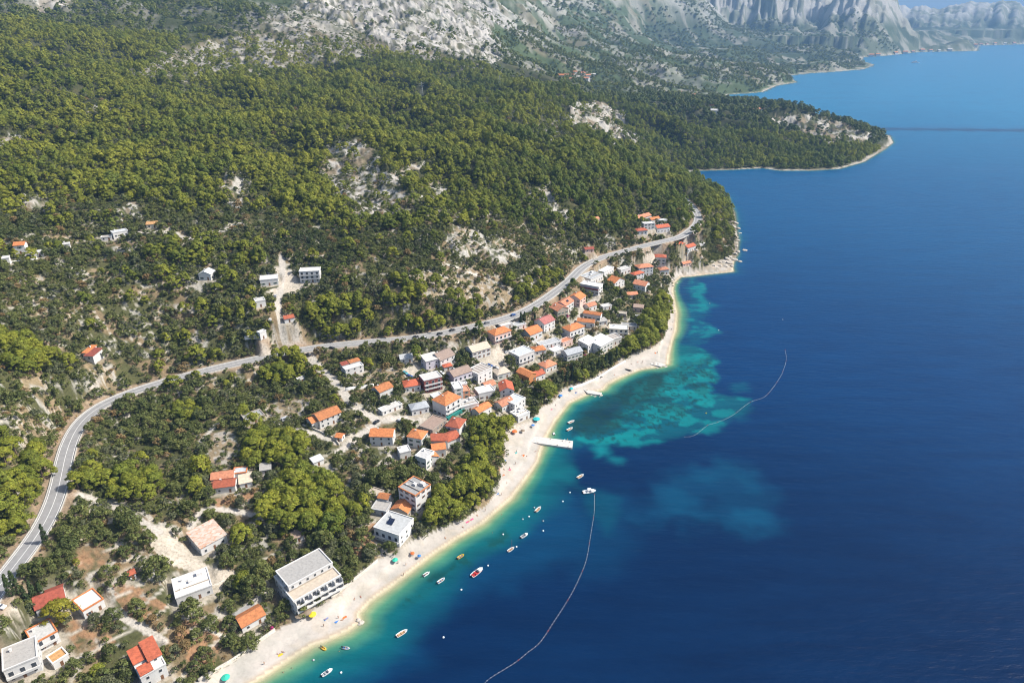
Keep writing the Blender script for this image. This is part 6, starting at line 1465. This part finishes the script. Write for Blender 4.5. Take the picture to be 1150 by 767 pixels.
# people
M['skin'] = simple('tanned_skin', (.42, .24, .15), .6); SWIM = {c: simple('swimwear_'+c, v, .7) for c, v in dict(red=(.45, .03, .04), blue=(.03, .12, .40), dark=(.02, .02, .03), orange=(.55, .18, .03), white=(.65, .65, .65), green=(.04, .28, .16)).items()}; M['hair'] = simple('dark_hair', (.035, .022, .015), .7)
def skin_body(verts, edges, rad):
    me = bpy.data.meshes.new('body'); me.from_pydata(verts, edges, []); o = bpy.data.objects.new('body', me); C.objects.link(o)
    md = o.modifiers.new('s', 'SKIN'); 
    for i, r_ in enumerate(rad): me.skin_vertices[0].data[i].radius = (r_, r_)
    me.skin_vertices[0].data[0].use_root = True
    o.modifiers.new('u', 'SUBSURF').levels = 1
    dg = bpy.context.evaluated_depsgraph_get(); out = bpy.data.meshes.new_from_object(o.evaluated_get(dg)); bpy.data.objects.remove(o); out.materials.clear(); out.materials.append(M['skin']); out.polygons.foreach_set('use_smooth', [True]*len(out.polygons)); out.name = 'body'; return out
Vst = [(0,0,.95),(0,0,1.15),(0,0,1.38),(0,0,1.50),(0,.01,1.60),(0,.01,1.72),(.18,0,1.40),(.24,.02,1.12),(.25,-.08,.88),(.25,-.12,.80),(-.18,0,1.40),(-.25,0,1.12),(-.27,-.05,.87),(-.27,-.07,.79),(.09,0,.88),(.10,-.02,.50),(.10,.03,.10),(.10,-.12,.03),(-.09,0,.88),(-.12,-.06,.50),(-.13,-.02,.10),(-.13,-.16,.03)]
Est = [(0,1),(1,2),(2,3),(3,4),(4,5),(2,6),(6,7),(7,8),(8,9),(2,10),(10,11),(11,12),(12,13),(0,14),(14,15),(15,16),(16,17),(0,18),(18,19),(19,20),(20,21)]
Rst = [.13,.12,.14,.055,.095,.08,.06,.042,.032,.028,.06,.042,.032,.028,.085,.06,.042,.035,.085,.06,.042,.035]
BODY = dict(stand=skin_body(Vst, Est, Rst), lie=skin_body([(x*1.15, -(z-.9)+.0, .16 + y*.8 + (.02 if z > .3 else 0)) for x, y, z in Vst], Est, Rst))
def cloth_mesh(pose, c):
    b = MB()
    def pt(x, y, z): return (x, y, z) if pose == 'stand' else (x*1.15, -(z-.9), .16+y*.8)
    for ring in ([(.155, .80), (.165, .92), (.15, 1.04)],):
        P = []
        for rr_, z in ring: P.append([pt(rr_*math.cos(a*math.pi/5)*1.12, rr_*math.sin(a*math.pi/5)*.95, z) for a in range(10)])
        for A, B in zip(P[:-1], P[1:]):
            for k in range(10): b.face([A[k], A[(k+1) % 10], B[(k+1) % 10], B[k]])
    return b.mesh('shorts', SWIM[c], True)
def hair_mesh(pose):
    b = MB(); P = []
    for k in range(5):
        t = k/4*1.45; r_ = .112*math.cos(t); z = 1.665+.115*math.sin(t)
        P.append([((x, y+.02, z) if pose == 'stand' else (x*1.15, -(z-.9), .17+y*.8)) for x, y in [(r_*math.cos(a*math.pi/4), r_*math.sin(a*math.pi/4)) for a in range(8)]])
    for A, B in zip(P[:-1], P[1:]):
        for k in range(8): b.face([A[k], A[(k+1) % 8], B[(k+1) % 8], B[k]])
    b.face(P[-1]); return b.mesh('hair', M['hair'], True)
SH = {(p_, c): cloth_mesh(p_, c) for p_ in ('stand', 'lie') for c in SWIM}; HA = {p_: hair_mesh(p_) for p_ in ('stand', 'lie')}
pg = random.Random(17)
def person(px, py, pose, c, label, group, zoff=0.0):
    p = hit(px, py); z = max(hgt(p[0], p[1]), -.9) + zoff; o = empty('person', (p[0], p[1], z), pg.uniform(0, 6.28)); tag(o, label, 'person', group)
    add('body', BODY[pose], None, o); add('shorts', SH[(pose, c)], None, o); add('hair', HA[pose], None, o)
LOW = [(363.7,703,'stand','dark'),(366,695,'lie','blue'),(380,694,'stand','red'),(384,696,'lie','orange'),(313,734,'lie','white'),(318,732,'lie','blue'),(297,746,'stand','dark'),(405,670,'lie','red'),(398,672,'lie','dark'),(447,632,'stand','blue'),(456,635,'stand','orange'),(461,622,'stand','red'),(464,622.5,'lie','orange'),(472,626,'stand','blue'),(453.5,646,'stand','dark')]
MID = [(561,528,'lie','orange'),(565,534,'lie','orange'),(572,527,'stand','red'),(566,527,'lie','dark'),(580,508,'stand','green'),(587,511,'lie','red'),(591,512,'lie','orange'),(579,521.6,'stand','dark'),(569,542,'lie','white'),(558,554,'stand','blue'),(563,556,'stand','dark'),(536,579,'lie','red'),(527,585,'lie','orange'),(520,592,'lie','dark'),(601,507,'lie','blue'),(500,604,'lie','orange'),(545,574,'stand','white')]
UP = [(619,459,'lie','red'),(624,456,'stand','blue'),(630,445,'stand','blue'),(721.7,407,'stand','dark'),(716,407,'lie','red'),(735,396,'lie','orange'),(741,388,'stand','dark'),(738,397,'stand','blue'),(709,409,'lie','dark'),(647,440,'lie','white'),(754,371,'stand','dark'),(690,421,'lie','red')]
for L_, lab, grp in ((LOW, 'sunbather on the lower beach between the hotel and the guesthouse', 'bathers of the lower beach'), (MID, 'sunbather on the wide beach in front of the pine groves', 'bathers of the middle beach'), (UP, 'sunbather on the upper beach beyond the lone round pine', 'bathers of the upper beach')):
    for a, b, po_, c in L_: person(a, b, po_, c, lab, grp)
for a, b in [(563.5,578),(565,582),(586,560.5),(592,560),(318,755),(328,750),(381,731),(553,598),(604,498.5)]: person(a, b, 'stand', pg.choice(list(SWIM)), 'swimmer standing in the water off the beach', 'swimmers', -.5)
person(637, 496.5, 'stand', 'red', 'person standing near the outer end of the pier', None, 1.1+.9)
# parasols and towels
def parasol(px, py, c, label, R_=1.35, H_=2.2, straw=False):
    p = hit(px, py); o = empty('beach_parasol', (p[0], p[1], hgt(p[0], p[1]))); tag(o, label, 'parasol')
    b = MB(); b.tube([(0, 0, -.3), (0, 0, H_)], .03, 6); b.build('pole', M['rail'], o)
    b = MB(); n = 10; top = (0, 0, H_+.12)
    for k in range(n):
        a0, a1 = 2*math.pi*k/n, 2*math.pi*(k+1)/n; q0, q1 = (R_*math.cos(a0), R_*math.sin(a0), H_-.42), (R_*math.cos(a1), R_*math.sin(a1), H_-.42); b.face([top, q0, q1]); b.face([q0, (q0[0], q0[1], q0[2]-.14), (q1[0], q1[1], q1[2]-.14), q1])
    b.build('canopy', c, o)
    if not straw: b = MB(); b.tube([(0, 0, H_+.1), (0, 0, H_+.28)], .04, 6); b.build('finial', M['rail'], o)
M['straw'] = simple('straw_thatch', (.22, .17, .12), .95, .3, 4.0); M['pgreen'] = simple('green_canvas', (.03, .42, .30), .8); M['porange'] = simple('orange_canvas', (.62, .14, .03), .8); M['pyellow'] = simple('yellow_canvas', (.75, .55, .02), .8); M['pteal'] = simple('teal_canvas', (.02, .38, .40), .8); M['pblue'] = simple('blue_canvas', (.03, .17, .50), .8); M['ppink'] = simple('pink_canvas', (.65, .10, .22), .8)
parasol(254,763,M['pgreen'],'green beach parasol on the sand at the bottom edge',1.6); parasol(351.5,693,M['pyellow'],'bright yellow parasol at the seaward corner of the hotel',1.6)
parasol(337,695,M['straw'],'straw parasol at the hotel corner, left of two',1.9,2.3,True); parasol(345.5,691,M['straw'],'straw parasol at the hotel corner, right of two beside the yellow one',1.9,2.3,True)
parasol(444,632,M['pgreen'],'dark green parasol on the sand left of the guesthouse'); parasol(463.5,624,M['porange'],'orange parasol on the sand below the guesthouse',1.0); parasol(471,627,M['pblue'],'blue parasol near the water below the guesthouse',.9)
parasol(578,487,M['porange'],'orange parasol at the root of the pier',1.7); parasol(587,486,M['straw'],'dark straw parasol at the root of the pier'); parasol(602.5,473,M['pteal'],'large teal parasol on the sand below the white beach terraces',2.2); parasol(641.5,439,M['pteal'],'teal parasol at the lone pine end of the upper beach'); parasol(629.5,446,M['pblue'],'blue parasol below the lone huge pine')
parasol(471.5,590,M['pteal'],'teal parasol in the forecourt of the guesthouse',1.1); parasol(598.5,480,M['pblue'],'blue parasol between the pier and the teal parasol',1.1)
def towel(px, py, c, label, group='beach towels'):
    p = hit(px, py); b = MB(); b.box(-.95, .95, -.5, .5, 0, .05); q = math.atan2(.73, .68)+pg.uniform(-.4, .4); z = hgt(p[0], p[1]); tag(b.build('beach_towel', c, None, (p[0], p[1], z+.03), q), label, 'towel', group)
for a, b, c in [(366,694.5,'pblue'),(378,697,'pblue'),(387,693,'porange'),(315,735,'byellow')]: towel(a, b, M[c], 'beach towel spread on the lower beach in front of the hotel', 'towels of the lower beach')
for a, b, c in [(588,511.5,'porange'),(579.5,508.5,'pteal'),(565,533.5,'porange'),(572,527.5,'ppink'),(567,517.5,'pblue'),(558.5,554.5,'pblue'),(530,583,'ppink'),(525,586,'ppink')]: towel(a, b, M[c], 'beach towel spread on the beach before the pine groves', 'towels of the middle beach')
for a, b, c in [(619,459.5,'ppink'),(736,396.5,'porange'),(647,440.5,'pblue')]: towel(a, b, M[c], 'beach towel spread on the upper beach', 'towels of the upper beach')
for a, b, t in [(673,423,'dark beached kayak under the cypresses of the upper beach'),(705.7,416,'dark beached kayak near the waterline of the upper beach')]:
    p = hit(a, b); o = add('kayak', hull_mesh(5.0, 1.2, M['motor'], .4), None, None, (p[0], p[1], hgt(p[0], p[1])+.2), -.5); tag(o, t, 'kayak')
# poles, signs, pool
def pole(px, py, H_, label, lattice=False):
    p = hit(px, py); z = hgt(p[0], p[1])
    o = empty('lattice_pylon' if lattice else 'utility_pole', (p[0], p[1], z)); tag(o, label, 'pylon' if lattice else 'pole'); b = MB()
    if lattice:
        for sx in (-1, 1):
            for sy in (-1, 1): b.tube([(sx*2, sy*2, -1), (sx*.4, sy*.4, H_)], .16, 4)
        for k in range(7):
            z0, z1 = H_*k/7, H_*(k+1)/7; w0, w1 = 2-1.6*k/7, 2-1.6*(k+1)/7
            for sx, sy, ex, ey in ((-1,-1,1,-1),(1,-1,1,1),(1,1,-1,1),(-1,1,-1,-1)): b.tube([(sx*w0, sy*w0, z0), (ex*w1, ey*w1, z1)], .09, 4)
        b.build('mast', M['rail'], o)
        for zz in (H_*.72, H_*.86): c = MB(); c.box(-4.2, 4.2, -.12, .12, zz, zz+.25); c.build('crossarm', M['rail'], o)
    else:
        b.tube([(0, 0, -1), (0, 0, H_)], [.16, .10], 7); b.build('mast', M['bark'], o); c = MB(); c.box(-.9, .9, -.06, .06, H_-.6, H_-.48); c.build('crossarm', M['bark'], o)
pole(328.5, 473, 9, 'wooden utility pole standing on the dry field by the silver van'); pole(322, 636, 9, 'utility pole behind the big beach hotel'); pole(474, 108, 22, 'lattice pylon on the wooded ridge', True); pole(561, 100, 22, 'lattice pylon farther along the wooded ridge', True)
M['signy'] = simple('yellow_sign', (.75, .50, .02), .5)
for a, b, t in [(65,497,'yellow chevron sign at the inside of the road bend, lowest of three'),(86.5,468,'yellow chevron sign on the road bend, middle of three'),(126.5,443.5,'yellow chevron sign above the road bend, topmost of three')]:
    p = at(a, b, ROAD_Z+.6); o = empty('road_sign', (p[0], p[1], hgt(p[0], p[1])), R(-35)); tag(o, t, 'road sign'); b_ = MB(); b_.tube([(0, 0, -.4), (0, 0, 1.9)], .05, 6); b_.build('post', M['rail'], o)
    b_ = MB(); b_.box(-.8, .8, -.09, -.05, 1.0, 1.9); b_.build('panel', M['signy'], o); b_ = MB()
    for k in (-.45, .15): b_.face([(k, -.094, 1.1), (k+.15, -.094, 1.1), (k+.4, -.094, 1.45), (k+.15, -.094, 1.8), (k, -.094, 1.8), (k+.25, -.094, 1.45)])
    b_.build('chevron', M['motor'], o)
M['pool'] = simple('pool_water', (.02, .34, .48), .08)
p = hit(283, 369); z = hgt(p[0], p[1]); o = empty('swimming_pool', (p[0], p[1], z+.25), .2); tag(o, 'small turquoise swimming pool beside the white tower hut', 'pool')
b = MB(); b.box(-5, 5, -3.4, 3.4, -2, .0); b.build('coping', wallmat('white'), o); b = MB(); b.box(-2.6, 2.6, -1.5, 1.5, -.5, .02); b.build('water', M['pool'], o)
# ------------------------------------------------------------------ the sea haze, one closed box of thin air
def build_haze():
    m = bpy.data.materials.new('sea_haze'); m.use_nodes = True; nt = m.node_tree; nt.nodes.clear()
    o = nt.nodes.new('ShaderNodeOutputMaterial'); v = nt.nodes.new('ShaderNodeVolumePrincipled')
    v.inputs['Color'].default_value = (.31, .58, .97, 1); v.inputs['Density'].default_value = HAZE; v.inputs['Anisotropy'].default_value = 0.0
    nt.links.new(v.outputs[0], o.inputs['Volume'])
    x0, x1, y0, y1, z0, z1 = -20000, 25000, -3000, 21000, -20, 1250
    V = [(x, y, z) for z in (z0, z1) for y in (y0, y1) for x in (x0, x1)]
    F = [(0,2,3,1),(4,5,7,6),(0,1,5,4),(2,6,7,3),(0,4,6,2),(1,3,7,5)]
    me = bpy.data.meshes.new('haze'); me.from_pydata(V, [], F); me.materials.append(m)
    kind(add('haze', me), 'stuff')
HAZE = 7.4e-5
build_haze()
